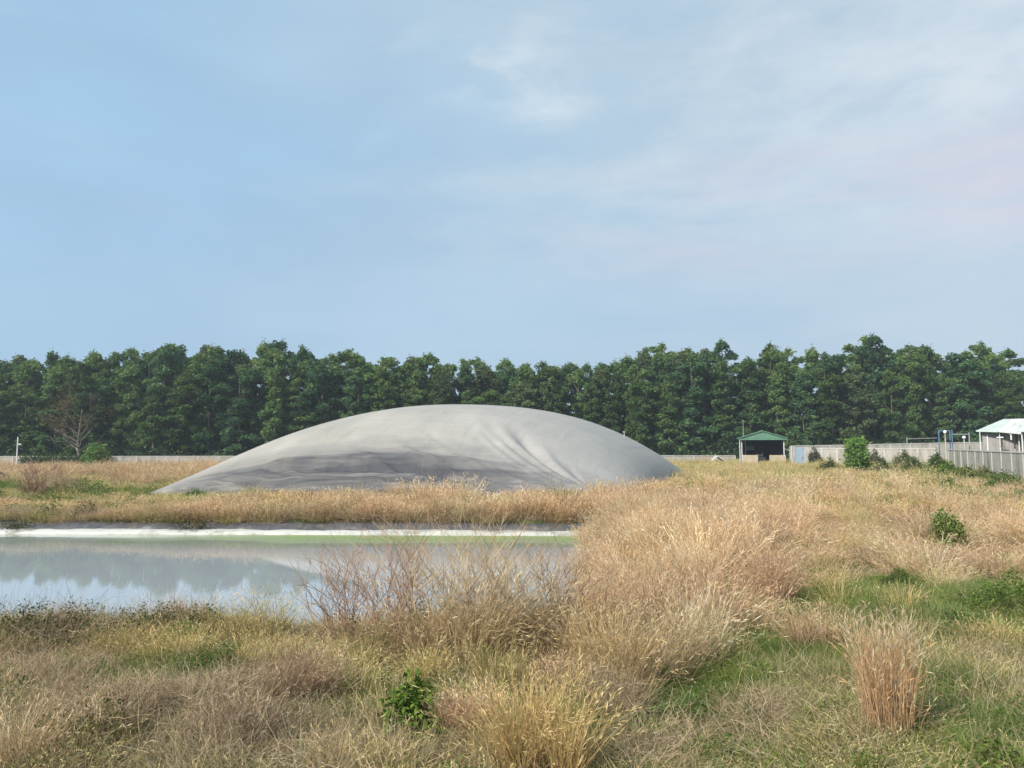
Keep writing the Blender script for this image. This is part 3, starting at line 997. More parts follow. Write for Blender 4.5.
def slope(p, q, r2, s2, th, name, m, parent):
    """Thin slab between four corners."""
    mb_ = MB()
    a = [mb_.b.verts.new(v) for v in (p, q, r2, s2)]
    b = [mb_.b.verts.new(Vector(v) - Vector((0, 0, th))) for v in (p, q, r2, s2)]
    mb_.b.faces.new(a)
    mb_.b.faces.new(b[::-1])
    for i in range(4):
        j = (i + 1) % 4
        mb_.b.faces.new((a[i], b[i], b[j], a[j]))
    # standing ribs
    P_, Q_, R_, S_ = map(Vector, (p, q, r2, s2))
    n = max(4, int((Q_ - P_).length / .5))
    for i in range(n + 1):
        u = i / n
        mb_.tube([P_.lerp(Q_, u) + Vector((0, 0, .02)), S_.lerp(R_, u) + Vector((0, 0, .02))], .022, n=4)
    return mb_.build(name, m, parent)


# hipped left part: mint end slope, then grey front slope
K1, K2 = local(997, 431.5, -.4), local(1019, 437.5, -2.6)
R2 = local(1011, 419.2, 3.6)
slope((0, 0, e1), K1, (R2[0], 3.6, r1z), (XR, 3.6, r1z), .07, 'roof', M_mint, fb)
slope((K1[0] + .03, K1[1], K1[2] + .02), (K2[0] + 6, -3.6, K2[2] - .4), (Wb, 3.6, r1z + .1), (R2[0] + .03, 3.6, r1z + .02), .07, 'roof', M_roof, fb)
slope((0, .05, e1), (XR, 3.68, r1z), (Wb, 3.68, r1z + .1), (Wb, 9, e1), .07, 'roof', M_roof, fb)
mb = MB()
mb.box(.5, Wb - .3, .4, .5, -.3, e1 - .25)
mb.box(.5, .6, .55, 7, -.3, e1 - .25)
mb.build('wall', M_tin, fb)
for k in range(14):
    x = .9 + k * 1.15
    MB().box(x - .05, x + .05, .34, .398, -.3, e1 - .3).build('batten', M_wood if k % 3 else M_white, fb)
MB().box(1.2, 2.1, .37, .398, 0, 1.95).build('door', M_wood, fb)
MB().box(3.2, 4.6, .37, .398, .9, 1.9).build('window', M_shade, fb)
for x in (.3, 1.9, 3.4):
    MB().tube([(x, -.1, -.3), (x, -.1, e1 - .12)], .045).build('porch_post', M_white, fb)
# lean-to in front with a dark shadowed front
lt0 = at(1017.5, 431, 62)
ln_ = empty('lean_to', (lt0.x, 62, gz(lt0.x, 62)), BR)
tag(ln_, 'small lean-to with mint roof edge cut off by the right photo edge', 'shed')
lz = lt0.z - ln_.location.z
slope((0, 0, lz), (7, -.5, lz), (7, 3, lz + 1.1), (0.7, 3, lz + 1.1), .08, 'roof', M_mint, ln_)
MB().box(.3, 7, .8, .9, -.3, lz + .1).build('wall', M_tin, ln_)
MB().box(.6, 1.5, .74, .79, 0, 1.9).build('door', M_shade, ln_)
MB().tube([(.3, .3, -.3), (.3, .3, lz - .1)], .05).build('post', M_white, ln_)
# white cistern-like box and cloths on the porch seen above the wall
p = at(1000, 437.5, 70)
wb_ = empty('wall_lamp', (p.x, 70, p.z), BR)
tag(wb_, 'white lamp on a short arm under the pale roof of the farm building', 'lamp')
MB().box(-.28, .28, -.1, .1, -.06, .06, .03).build('shade', M_white, wb_)
MB().tube([(0, .1, 0), (0, .9, .1)], .02).build('arm', M_metal, wb_)
p = at(1011, 434, 70)
vt = empty('roof_vent', (p.x, 70, p.z - .15))
tag(vt, 'tiny white vent cap on the grey slope of the farm building roof', 'vent')
MB().tube([(0, 0, -.4), (0, 0, .1)], .07).build('pipe', M_white, vt)
MB().tube([(0, 0, .1), (0, 0, .2)], .15, .05, 10).build('cap', M_white, vt)

# white sheeting propped before the wall, white pole at the left
p = at(714, 459.5, 100)
sb = MB()
sb.prism([(-1.0, 0), (-.2, .75), (.9, .05), (.75, 0), (-.2, .6), (-.8, 0)], -.6, .7)
so = sb.build('sheeting', M_cap)
so.location = (p.x, 98, gz(p.x, 98) + .55)
tag(so, 'pale folded sheet lying in grass between the dome and the shed', 'sheet')
p = at(18, 437, 90)
gp = gz(p.x, 90)
po = empty('utility_pole', (p.x, 90, gp))
tag(po, 'thin white pole with a short side arm before the left wall', 'pole')
MB().tube([(0, 0, -.3), (0, 0, p.z - gp)], .075, .06, 8).build('shaft', M_white, po)
MB().box(.09, .42, -.05, .05, p.z - gp - .95, p.z - gp - .8).build('side_arm', M_white, po)

# ------------------------------------------------------------------ grasses
M_tan_g = plantmat('dry_grass', (1.0, .965, .96), .25, .25, (.28, (1.03, .93, .90)))
M_green_g = plantmat('green_grass', (1, 1, 1), .25, .35, (.5, (1.25, 1.1, .9)))
M_brush = plantmat('dead_brush', (1, 1, 1), .2, .15)
TAN = np.array([(.56, .44, .27), (.47, .35, .20), (.64, .53, .35), (.42, .29, .17), (.58, .46, .31)])
STRAW = np.array([(.54, .46, .22), (.42, .40, .17), (.62, .54, .30), (.30, .33, .12), (.48, .38, .19)])
GREEN = np.array([(.13, .22, .055), (.19, .28, .075), (.09, .17, .045), (.27, .31, .11)])
BRUSH = np.array([(.36, .26, .165), (.24, .165, .10), (.48, .37, .24), (.60, .50, .35)])
DULL = np.array([(.38, .30, .18), (.27, .21, .12), (.52, .44, .29), (.19, .20, .09)])
RED = np.array([(.22, .12, .085), (.30, .18, .12), (.16, .10, .075), (.34, .24, .17)])


PINK = np.array([(.60, .43, .29), (.52, .36, .23), (.68, .52, .37), (.45, .31, .2)])
BLONDE = np.array([(.70, .59, .38), (.60, .49, .29), (.76, .66, .46), (.5, .4, .23)])
GOLD = np.array([(.62, .48, .23), (.52, .38, .17), (.68, .55, .30), (.42, .36, .14)])
GREYB = np.array([(.42, .34, .24), (.33, .26, .17), (.50, .42, .30), (.28, .2, .13)])
TP = [PINK, BLONDE, TAN, GREYB, PINK * .8, GOLD, BLONDE, GREYB * 1.15]


def blades(r, n, rad, h, hv, lean, w, pal, base=(.13, .14, .05), head=0.0, curl=.25, seg=4, outward=.6, taper=True):
    """Bunch of curved blades or stems; head = share of stems with a fluffy seed head."""
    ang = r.uniform(0, 2 * np.pi, n)
    q = np.sqrt(r.uniform(0, 1, n))
    bx, by = rad * q * np.cos(ang), rad * q * np.sin(ang)
    la = ang + r.normal(0, 1.1, n) * (1 - outward * .6)
    H = h * (1 - hv * r.uniform(0, 1, n))
    ln_a = lean * np.abs(r.normal(.6, .5, n)) * (.35 + q * outward)
    ca = la + r.normal(0, .6, n)
    cu = curl * np.abs(r.normal(0, 1, n))
    T = np.linspace(0, 1, seg + 1)
    side = r.uniform(0, 2 * np.pi, n)
    cent = np.zeros((n, seg + 1, 3))
    for i, t in enumerate(T):
        cent[:, i, 0] = bx + H * (ln_a * np.cos(la) * t + cu * np.cos(ca) * t ** 2.6)
        cent[:, i, 1] = by + H * (ln_a * np.sin(la) * t + cu * np.sin(ca) * t ** 2.6)
        cent[:, i, 2] = H * (t * np.sqrt(np.maximum(.15, 1 - np.minimum(ln_a, .9) ** 2)) - .35 * np.minimum(cu, 1.2) * t ** 2.8) - (.03 if i == 0 else 0)
    sv = np.stack([np.cos(side), np.sin(side), np.zeros(n)], 1)
    wd = w * r.uniform(.6, 1.3, n)
    V = np.zeros((n, (seg + 1) * 2, 3))
    for i, t in enumerate(T):
        k = (1 - .8 * t ** 1.5) if taper else 1
        V[:, 2 * i] = cent[:, i] - sv * (wd * k * .5)[:, None]
        V[:, 2 * i + 1] = cent[:, i] + sv * (wd * k * .5)[:, None]
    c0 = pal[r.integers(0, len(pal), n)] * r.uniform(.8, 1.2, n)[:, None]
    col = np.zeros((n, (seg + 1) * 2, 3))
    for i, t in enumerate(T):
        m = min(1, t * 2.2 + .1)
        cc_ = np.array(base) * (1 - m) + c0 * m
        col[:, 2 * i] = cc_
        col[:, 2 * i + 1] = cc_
    b0_ = (np.arange(n) * (seg + 1) * 2)[:, None, None]
    F = (b0_ + (np.arange(seg) * 2)[None, :, None] + np.array([0, 1, 3, 2])[None, None, :]).reshape(-1, 4)
    Vs, Fs, Cs = [V.reshape(-1, 3)], [F], [col.reshape(-1, 3)]
    off = n * (seg + 1) * 2
    if head > 0:
        sel = np.where(r.uniform(0, 1, n) < head)[0]
        tip, pre = cent[sel, -1], cent[sel, -2]
        d = tip - pre
        d /= np.linalg.norm(d, axis=1)[:, None] + 1e-6
        m_ = len(sel)
        for k in range(4):
            a = r.normal(size=(m_, 3)) * .35
            dd = d + a
            dd /= np.linalg.norm(dd, axis=1)[:, None]
            s_ = tip - d * (h * .05 * k)
            ln2 = h * r.uniform(.05, .10, m_)[:, None]
            sd_ = np.cross(dd, r.normal(size=(m_, 3)))
            sd_ /= np.linalg.norm(sd_, axis=1)[:, None]
            ww = w * 1.1
            q4 = np.stack([s_ - sd_ * ww * .3, s_ + dd * ln2 * .5 - sd_ * ww * .6, s_ + dd * ln2, s_ + dd * ln2 * .5 + sd_ * ww * .6], 1)
            Vs.append(q4.reshape(-1, 3))
            Fs.append(np.arange(4 * m_).reshape(-1, 4) + off)
            Cs.append(np.repeat(np.minimum(c0[sel] * 1.15 + .02, .75), 4, axis=0))
            off += 4 * m_
    return np.concatenate(Vs), np.concatenate(Fs), np.concatenate(Cs)


def tangle(r, n, rad, h, w, pal, seg=5):
    """Dome of criss-crossing dead twigs."""
    a = r.uniform(0, 6.28, n)
    q = np.sqrt(r.uniform(0, 1, n)) * rad
    P0 = np.stack([q * np.cos(a), q * np.sin(a), r.uniform(0, 1, n) ** 1.2 * h * (1 - .6 * (q / rad) ** 2)], 1)
    d = r.normal(size=(n, 3))
    d[:, 2] = np.abs(d[:, 2]) * .8
    d /= np.linalg.norm(d, axis=1)[:, None]
    Ln = rad * r.uniform(.3, .9, n)
    tw = r.normal(size=(n, 3)) * .5
    side = np.cross(d, r.normal(size=(n, 3)))
    side /= np.linalg.norm(side, axis=1)[:, None]
    V = np.zeros((n, (seg + 1) * 2, 3))
    jit = np.zeros((n, 3))
    for i in range(seg + 1):
        t = i / seg
        c = P0 + d * (Ln * t)[:, None] + tw * (Ln * t * t * .6)[:, None] + jit
        jit = jit + r.normal(size=(n, 3)) * (.03 * rad)
        c[:, 2] = np.maximum(c[:, 2], .01)
        V[:, 2 * i] = c - side * w * (1 - .6 * t) * .5
        V[:, 2 * i + 1] = c + side * w * (1 - .6 * t) * .5
    c0 = pal[r.integers(0, len(pal), n)] * r.uniform(.75, 1.25, n)[:, None]
    F = ((np.arange(n) * (seg + 1) * 2)[:, None, None] + (np.arange(seg) * 2)[None, :, None] + np.array([0, 1, 3, 2])[None, None, :]).reshape(-1, 4)
    return V.reshape(-1, 3), F, np.repeat(c0, (seg + 1) * 2, axis=0)


def merge(*parts):
    Vs, Fs, Cs, o = [], [], [], 0
    for V, F, c in parts:
        Vs.append(V)
        Fs.append(F + o)
        Cs.append(c)
        o += len(V)
    return np.concatenate(Vs), np.concatenate(Fs), np.concatenate(Cs)


def leafy(r, n, rad, h, size, pal):
    a = r.uniform(0, 6.28, n)
    ph = r.uniform(0, 1, n)
    q = rad * np.sqrt(r.uniform(.15, 1, n)) * np.sqrt(np.maximum(.05, 1 - ph ** 2))
    lump = 1 + .3 * np.sin(a * 3 + ph * 5) + .18 * np.sin(a * 7 + ph * 11) + r.normal(0, .12, n)
    P_ = np.stack([q * lump * np.cos(a), q * lump * np.sin(a), h * ph * (.85 + .25 * np.sin(a * 2) + .15 * np.sin(a * 5 + q * 9)) * (1 + r.normal(0, .08, n))], 1)
    cc_ = pal[r.integers(0, len(pal), n)] * r.uniform(.7, 1.3, n)[:, None]
    return leaf_quads(P_, size, r, up=.6, aspect=.55, col=cc_)


def clump(r, k, n, spread, h, w, pal, base=(.12, .10, .05), head=.5, lean=.35, curl=.3, tang=0):
    """Tussock made of several bunches leaning their own way, with broken and bent stems."""
    out = []
    for i in range(k):
        a, q = r.uniform(0, 6.28), spread * math.sqrt(r.uniform(0, 1))
        V, F, c = blades(r, int(n / k), spread * .38, h * r.uniform(.65, 1.05), .6, lean, w, pal, base=base, head=head, curl=curl * r.uniform(.5, 1.6), outward=.7)
        la, lm = a + r.normal(0, .8), r.uniform(0, 1.1 * lean)
        V = V.copy()
        zz = V[:, 2]
        V[:, 0] += q * math.cos(a) + lm * math.cos(la) * zz ** 1.3
        V[:, 1] += q * math.sin(a) + lm * math.sin(la) * zz ** 1.3
        out.append((V, F, c * r.uniform(.82, 1.15)))
    if tang:
        out.append(tangle(r, tang, spread * 1.2, h * .45, w * .7, pal * .75))
    return merge(*out)


def protos(name, m, lst):
    out = []
    for V, F, c in lst:
        me = npmesh(name, V, F, col=c)
        me.materials.append(m)
        out.append(bpy.data.objects.new(name, me))
    return out


def scatter(name, label, pts, prot, seed):
    """One object whose points each grow one of the plants in prot: pts = rows of x, y, scale, height scale."""
    r = np.random.default_rng(seed)
    pts = np.asarray(pts)
    n = len(pts)
    z = ground_z(pts[:, 0], pts[:, 1])
    me = bpy.data.meshes.new(name)
    me.vertices.add(n)
    me.vertices.foreach_set('co', np.stack([pts[:, 0], pts[:, 1], z - .02], 1).astype(np.float32).ravel())
    a = me.attributes.new('rot', 'FLOAT_VECTOR', 'POINT')
    a.data.foreach_set('vector', np.stack([r.normal(0, .07, n), r.normal(0, .07, n), r.uniform(0, 6.28, n)], 1).astype(np.float32).ravel())
    a = me.attributes.new('scl', 'FLOAT_VECTOR', 'POINT')
    a.data.foreach_set('vector', np.stack([pts[:, 2], pts[:, 2], pts[:, 3]], 1).astype(np.float32).ravel())
    a = me.attributes.new('pick', 'INT', 'POINT')
    a.data.foreach_set('value', r.integers(0, len(prot), n).astype(np.int32))
    o = bpy.data.objects.new(name, me)
    C.objects.link(o)
    tag(o, label, 'grass', kind='stuff')
    g = bpy.data.node_groups.new(name, 'GeometryNodeTree')
    g.interface.new_socket('Geometry', in_out='INPUT', socket_type='NodeSocketGeometry')
    g.interface.new_socket('Geometry', in_out='OUTPUT', socket_type='NodeSocketGeometry')
    gi, go = N(g, 'NodeGroupInput'), N(g, 'NodeGroupOutput')
    gti = N(g, 'GeometryNodeGeometryToInstance')
    for p_ in prot:
        oi = N(g, 'GeometryNodeObjectInfo')
        oi.inputs['Object'].default_value = p_
        L(g, oi.outputs['Geometry'], gti.inputs[0])
    iop = N(g, 'GeometryNodeInstanceOnPoints')
    L(g, gi.outputs[0], iop.inputs['Points'])
    L(g, gti.outputs[0], iop.inputs['Instance'])
    iop.inputs['Pick Instance'].default_value = True
    for an, ty, so_ in (('rot', 'FLOAT_VECTOR', 'Rotation'), ('scl', 'FLOAT_VECTOR', 'Scale'), ('pick', 'INT', 'Instance Index')):
        na = N(g, 'GeometryNodeInputNamedAttribute', data_type=ty)
        na.inputs['Name'].default_value = an
        L(g, na.outputs['Attribute'], iop.inputs[so_])
    L(g, iop.outputs[0], go.inputs[0])
    md = o.modifiers.new('growth', 'NODES')
    md.node_group = g
    return o


rg = np.random.default_rng(21)
PR = {}
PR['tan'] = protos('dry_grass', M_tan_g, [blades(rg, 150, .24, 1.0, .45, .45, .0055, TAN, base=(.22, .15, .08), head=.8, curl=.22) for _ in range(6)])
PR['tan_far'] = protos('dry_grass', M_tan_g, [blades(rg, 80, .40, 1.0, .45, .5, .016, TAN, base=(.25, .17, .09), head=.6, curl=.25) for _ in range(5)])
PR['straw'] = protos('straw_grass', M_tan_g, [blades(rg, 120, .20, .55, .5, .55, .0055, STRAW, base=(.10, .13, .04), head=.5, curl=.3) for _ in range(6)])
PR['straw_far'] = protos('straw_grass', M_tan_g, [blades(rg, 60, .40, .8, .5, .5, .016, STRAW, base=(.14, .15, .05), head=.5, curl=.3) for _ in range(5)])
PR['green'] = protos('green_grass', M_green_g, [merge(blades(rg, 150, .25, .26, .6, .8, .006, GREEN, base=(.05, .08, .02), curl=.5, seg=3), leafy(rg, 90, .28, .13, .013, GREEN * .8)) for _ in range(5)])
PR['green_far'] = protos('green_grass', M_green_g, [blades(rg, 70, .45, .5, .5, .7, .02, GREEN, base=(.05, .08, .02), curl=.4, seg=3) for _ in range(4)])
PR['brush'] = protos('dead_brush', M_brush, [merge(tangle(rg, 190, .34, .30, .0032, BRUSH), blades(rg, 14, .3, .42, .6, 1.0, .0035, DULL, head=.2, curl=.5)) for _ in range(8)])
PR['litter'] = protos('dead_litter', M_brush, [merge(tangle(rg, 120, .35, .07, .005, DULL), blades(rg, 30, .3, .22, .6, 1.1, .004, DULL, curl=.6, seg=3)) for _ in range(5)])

PR['tuss'] = protos('dry_tussock', M_tan_g, [clump(rg, 6, 430, .26, 1.1, .0068, TP[k_], base=(.05, .04, .02), head=.5, lean=.46, tang=90) for k_ in range(8)])  # near-black blade feet paint in the shade inside each tussock
PR['tuss_far'] = protos('dry_tussock', M_tan_g, [clump(rg, 5, 210, .40, 1.15, .014, TP[k_], base=(.06, .048, .025), head=.45, lean=.4, tang=20) for k_ in range(8)])  # shade at the tussock feet coloured into the blades here too
PR['weed'] = protos('broad_weeds', M_green_g, [merge(leafy(rg, 420, .3, .22, .018, GREEN * .75), blades(rg, 40, .3, .3, .5, .6, .006, GREEN, base=(.05, .08, .02))) for _ in range(5)])

# Painted map of what grows where: (px, py, rx, ry, kind, weight) in the photograph, read as places on the ground
ZN = [
    (90, 700, 120, 45, 'brush', 3), (230, 740, 150, 40, 'brush', 2.4), (250, 690, 60, 25, 'brush', 2.0), (60, 640, 90, 18, 'brush', 1.5),
    (190, 660, 60, 20, 'green', 2.2), (130, 690, 60, 25, 'green', 1.0), (30, 720, 50, 40, 'straw', .8), (330, 690, 60, 30, 'straw', 2.0), (250, 650, 90, 22, 'straw', 2.0), (120, 655, 110, 14, 'straw', 1.6),
    (290, 630, 90, 14, 'tan', 1.6), (350, 700, 60, 30, 'green', 1.2), (420, 715, 60, 25, 'green', 1.8), (400, 750, 90, 30, 'litter', 1.5), (400, 660, 70, 18, 'straw', 2.4),
    (500, 690, 60, 18, 'litter', 1.4), (540, 745, 80, 30, 'straw', 2.0), (620, 740, 50, 25, 'green', 2.2), (650, 760, 60, 20, 'brush', 1.6), (700, 690, 60, 25, 'green', 2.4),
    (600, 650, 70, 30, 'tan', 2.4), (690, 620, 70, 30, 'tan', 2.6), (620, 600, 80, 40, 'tan', 2.6), (770, 640, 70, 30, 'green', 2.2), (830, 640, 40, 18, 'tan', 1.4), (760, 740, 70, 28, 'brush', 2.2),
    (800, 700, 60, 20, 'litter', 1.6), (950, 615, 90, 24, 'green', 3.4), (995, 592, 50, 16, 'green', 3.0), (960, 478, 70, 9, 'green', 4.0), (1005, 500, 35, 12, 'green', 4.0), (720, 660, 50, 22, 'green', 2.0), (590, 740, 60, 22, 'green', 1.6), (905, 690, 70, 30, 'green', 1.4), (850, 600, 90, 16, 'green', 1.4), (960, 690, 80, 30, 'litter', 1.6), (1000, 740, 60, 34, 'green', 3.0), (820, 735, 40, 20, 'green', 2.0), (960, 745, 60, 30, 'brush', 1.0),
    (960, 660, 70, 18, 'straw', 1.2), (880, 740, 50, 20, 'green', 1.0), (760, 600, 60, 14, 'straw', 1.8), (1010, 640, 40, 20, 'straw', .8),
    (750, 545, 260, 35, 'tan', 3.0), (900, 565, 120, 14, 'tan', 1.6), (990, 540, 60, 18, 'tan', 1.6), (660, 520, 80, 30, 'tan', 2.0), (760, 480, 120, 14, 'straw', 1.4), (720, 470, 100, 8, 'straw', 3.2), (960, 480, 60, 8, 'green', 2.6), (1000, 500, 50, 8, 'green', 2.0), (880, 470, 60, 7, 'green', 1.2), (850, 498, 140, 12, 'tan', 2.5),
]
zpx = np.array([z_[:4] for z_ in ZN], float)
KN = ['tan', 'straw', 'green', 'brush', 'litter']
zk = np.array([KN.index(z_[4]) for z_ in ZN])
zw = np.array([z_[5] for z_ in ZN])


def weights(x, y):
    z = ground_z(x, y)
    dz_ = z - CH
    d = y * math.cos(PITCH) + dz_ * math.sin(PITCH)
    px = 512 + FPX * x / d
    py = 384 - FPX * (-y * math.sin(PITCH) + dz_ * math.cos(PITCH)) / d
    W = np.full((len(x), 5), .05)
    W[:, 1] += .25
    W[:, 4] += .5 * (y < 14)
    W[:, 2] += .15
    for k in range(len(ZN)):
        W[:, zk[k]] += zw[k] * np.exp(-((px - zpx[k, 0]) / zpx[k, 2]) ** 2 - ((py - zpx[k, 1]) / zpx[k, 3]) ** 2)
    hol = (px > 700) & (py > 592) & (py < 700)
    W[hol, 0] *= .25
    W[hol, 2] += .8
    W[hol, 4] += .5
    W[py > 600] **= 1.5
    # beyond the pond and the fields to the left
    far = (y > 28) & (px < 620)
    W[far, 0] += 1.2
    b1 = far & (y < 34)
    W[b1, 1] += 1.6 * (x[b1] < -13) + .5
    b2 = far & (y > 36) & (y < 52) & (x < -12)
    W[b2] = (.1, .9, 1.7, 0, 0)
    b3 = far & (y >= 52)
    W[b3] = (2.6, .5, .15, 0, 0)
    W[far & (y > 50) & (y < 57) & (x < -28)] = (.6, 1.2, .6, 0, 0)
    return px, py, W


def cover(n, y0, y1, seed, power=1.0):
    r = np.random.default_rng(seed)
    y = y0 + (y1 - y0) * r.uniform(0, 1, n) ** power
    hwid = y * .74 + 2.5
    x = r.uniform(-1, 1, n) * hwid
    keep = np.ones(n, bool)
    inpond = (y > near_edge(x) - .25) & (y < far_edge(x) + 1.25) & (x < right_edge(y) + .15)
    keep &= ~inpond
    # under the dome
    gx = dome_inside(x, y)
    keep &= ~gx
    return x[keep], y[keep]


def dome_inside(x, y):
    ins = np.ones(len(x), bool)
    poly = [QA, QB, QC, QD]
    for i in range(4):
        a, b = poly[i], poly[(i + 1) % 4]
        ins &= ((b[0] - a[0]) * (y - a[1]) - (b[1] - a[1]) * (x - a[0])) > .5
    return ins


sets = {k: [] for k in ('tan', 'straw', 'green', 'brush', 'litter', 'tan_far', 'straw_far', 'green_far', 'tuss', 'tuss_far', 'weed')}


def patchn(x, y, s, o):
    return np.array([mnoise.noise(Vector((a * s, b * s, o))) for a, b in zip(x, y)])


def fill(n, y0, y1, seed, far, sc, dens_only=None):
    x, y = cover(n, y0, y1, seed)
    px, py, W = weights(x, y)
    r = np.random.default_rng(seed + 1)
    for k in range(5):
        W[:, k] *= np.exp(1.6 * patchn(x, y, .9 if not far else .28, k * 9.7))
    W /= W.sum(1)[:, None]
    u = r.uniform(0, 1, len(x))
    ch = (np.cumsum(W, 1) < u[:, None]).sum(1).clip(0, 4)
    hn = 1 + .75 * patchn(x, y, .75 if not far else .25, 77.0) + .5 * patchn(x, y, 1.9 if not far else .6, 31.0)
    gapn = patchn(x, y, 1.25 if not far else .35, 55.0) + .6 * patchn(x, y, 2.7 if not far else .9, 15.0)
    open_ = (gapn < (.06 if not far else -.12)) & (r.uniform(0, 1, len(x)) < .85) & (y < 60)
    for k, nm in enumerate(KN):
        s_ = (ch == k) & ~(open_ & (nm not in ('green', 'litter')))
        key = nm
        if far:
            key = {'tan': 'tan_far', 'straw': 'straw_far', 'green': 'green_far', 'brush': 'straw_far', 'litter': 'green_far'}[nm]
        hs = sc * r.uniform(.65, 1.15, len(x)) * hn
        ws = sc * r.uniform(.8, 1.25, len(x))
        # dry grass stands taller from mid-field on; the near ground is trampled and low
        if nm == 'tan':
            hs = hs * np.interp(y, [6, 9, 13, 18, 27, 45, 60], [.38, .42, .45, .48, .5, .62, .6])
        if nm == 'tan' and not far:
            s_ = s_ & (r.uniform(0, 1, len(x)) < np.where(px < 735, .7, .35))
        if far:
            hs = np.where((x < 0) & (y > 60), hs * 1.65, hs)
        if nm == 'straw':
            hs = hs * np.interp(y, [6, 10, 16, 45, 60], [.6, .75, 1.1, 1.0, .75])
        shore = (y < near_edge(x)) & (y > near_edge(x) - 2.6) & (x < .3)
        hs = np.where(shore, hs * .38, hs)
        hs = np.maximum(hs, .12)
        back = (y > 33) & (y < 52) & (x < 0)
        hs = np.where(back, hs * .6, hs)
        hs = np.where((y > 28) & (y <= 33) & (x < -12), hs * .5, hs)
        sets[key].append(np.stack([x, y, ws, hs], 1)[s_])


fill(6000, 3.6, 14.5, 100, False, 1.0)
fill(6500, 12, 27, 200, False, 1.05)
fill(6500, 25, 48, 300, True, .95)
fill(13000, 46, 110, 400, True, 1.25)
# brown dead growth hanging over the far bank above the dark sheet
x = rng.uniform(-36, 3.5, 700)
y = far_edge(x) + rng.uniform(.62, 1.2, 700)
k_ = np.array([mnoise.noise(Vector((a * .45, 4.0, 0))) for a in x]) > -.12 + .25 * (x > -9)
sets['straw_far'].append(np.stack([x, y, rng.uniform(.5, .9, 700), rng.uniform(.25, .55, 700)], 1)[k_])
x = rng.uniform(-36, 3.5, 900)
y = far_edge(x) + rng.uniform(.75, 1.5, 900)
sets['brush'].append(np.stack([x, y, rng.uniform(.6, 1.3, 900), rng.uniform(.4, 1.5, 900)], 1))
# low green and dead growth under everything near
x, y = cover(12000, 3.6, 30, 610)
g_ = patchn(x, y, .55, 12.0) + .7 * patchn(x, y, 1.7, 44.0)
px, py, W = weights(x, y)
g_ = g_ + .12 * (y > 13) + .45 * (W[:, 2] / W.sum(1) - .3) - .35 * (W[:, 3] / W.sum(1) > .5)
r_ = np.random.default_rng(611)
a_ = np.stack([x, y, r_.uniform(.7, 1.3, len(x)), r_.uniform(.35, .95, len(x))], 1)
sets['green'].append(a_[g_ > -.02])
sets['litter'].append(a_[g_ <= -.02])
# a dense belt behind the far shore, in front of the dome
r_ = np.random.default_rng(31)
n = 2600
x = r_.uniform(-34, 4.5, n)
y = far_edge(x) + r_.uniform(.85, 5.2, n)
hx = 1.0 + .35 * patchn(x, y, .35, 3.0)
tanm = r_.uniform(0, 1, n) < np.where(x > -13, .85, .35)
hb = r_.uniform(.5, .95, n) * hx * np.interp(x, [-20, -15, -11.5, 2], [.42, .45, .9, .85]) * (1 + .4 * patchn(x, y, 1.2, 8.0))
arr = np.stack([x, y, r_.uniform(.7, 1.1, n), hb], 1)
ok = ~dome_inside(x, y)
sets['tan_far'].append(arr[tanm & ok])
sets['straw_far'].append(arr[~tanm & ok])
# right of the pond: tall stand
n = 450
x = r_.uniform(1.4, 11, n)
y = r_.uniform(13, 30, n)
k_ = (x > right_edge(y) + .1) & (x < 3.6 + (y - 13) * .55)
sets['tan'].append(np.stack([x, y, r_.uniform(.9, 1.2, n), r_.uniform(.75, 1.25, n) * np.interp(x, [1, 4, 11], [1.05, 1.1, .7])], 1)[k_])
# separate-looking tussocks standing out of the lower growth
for n_, y0, y1, key, sd_ in ((1250, 7.5, 30, 'tuss', 700), (2200, 28, 76, 'tuss_far', 720)):
    x, y = cover(n_, y0, y1, sd_)
    px, py, W = weights(x, y)
    r_ = np.random.default_rng(sd_ + 1)
    tz = W[:, 0] / W.sum(1)
    g_ = patchn(x, y, .35, 21.0)
    keep = (r_.uniform(0, 1, len(x)) < tz * 1.1 + .02) & (g_ + .8 * patchn(x, y, 1.0, 90.0) > -.16) & ~((y > 33) & (y < 52) & (x < -9)) & ~((x < -12) & (y < 34) & (y > 27)) & ~((x < .8) & (y < 14.5))
    sc_ = r_.choice([.45, .65, .85, 1.1, 1.4], len(x), p=[.25, .2, .2, .2, .15]) * np.interp(y, [8, 13, 30, 50, 70], [.6, .95, 1.0, .85, .6])
    sets[key].append(np.stack([x, y, sc_ * r_.uniform(.8, 1.3, len(x)), sc_ * r_.uniform(.75, 1.05, len(x))], 1)[keep])
x, y = cover(3600, 4, 75, 760)
px, py, W = weights(x, y)
r_ = np.random.default_rng(761)
keep = (patchn(x, y, .5, 63.0) + .5 * patchn(x, y, 1.4, 3.0) + .5 * (W[:, 2] / W.sum(1)) > .14)
sets['weed'].append(np.stack([x, y, r_.uniform(.5, 1.4, len(x)) * np.interp(y, [15, 50], [1, 2.2]), r_.uniform(.5, 1.5, len(x)) * np.interp(y, [15, 50], [1, 2.0])], 1)[keep])
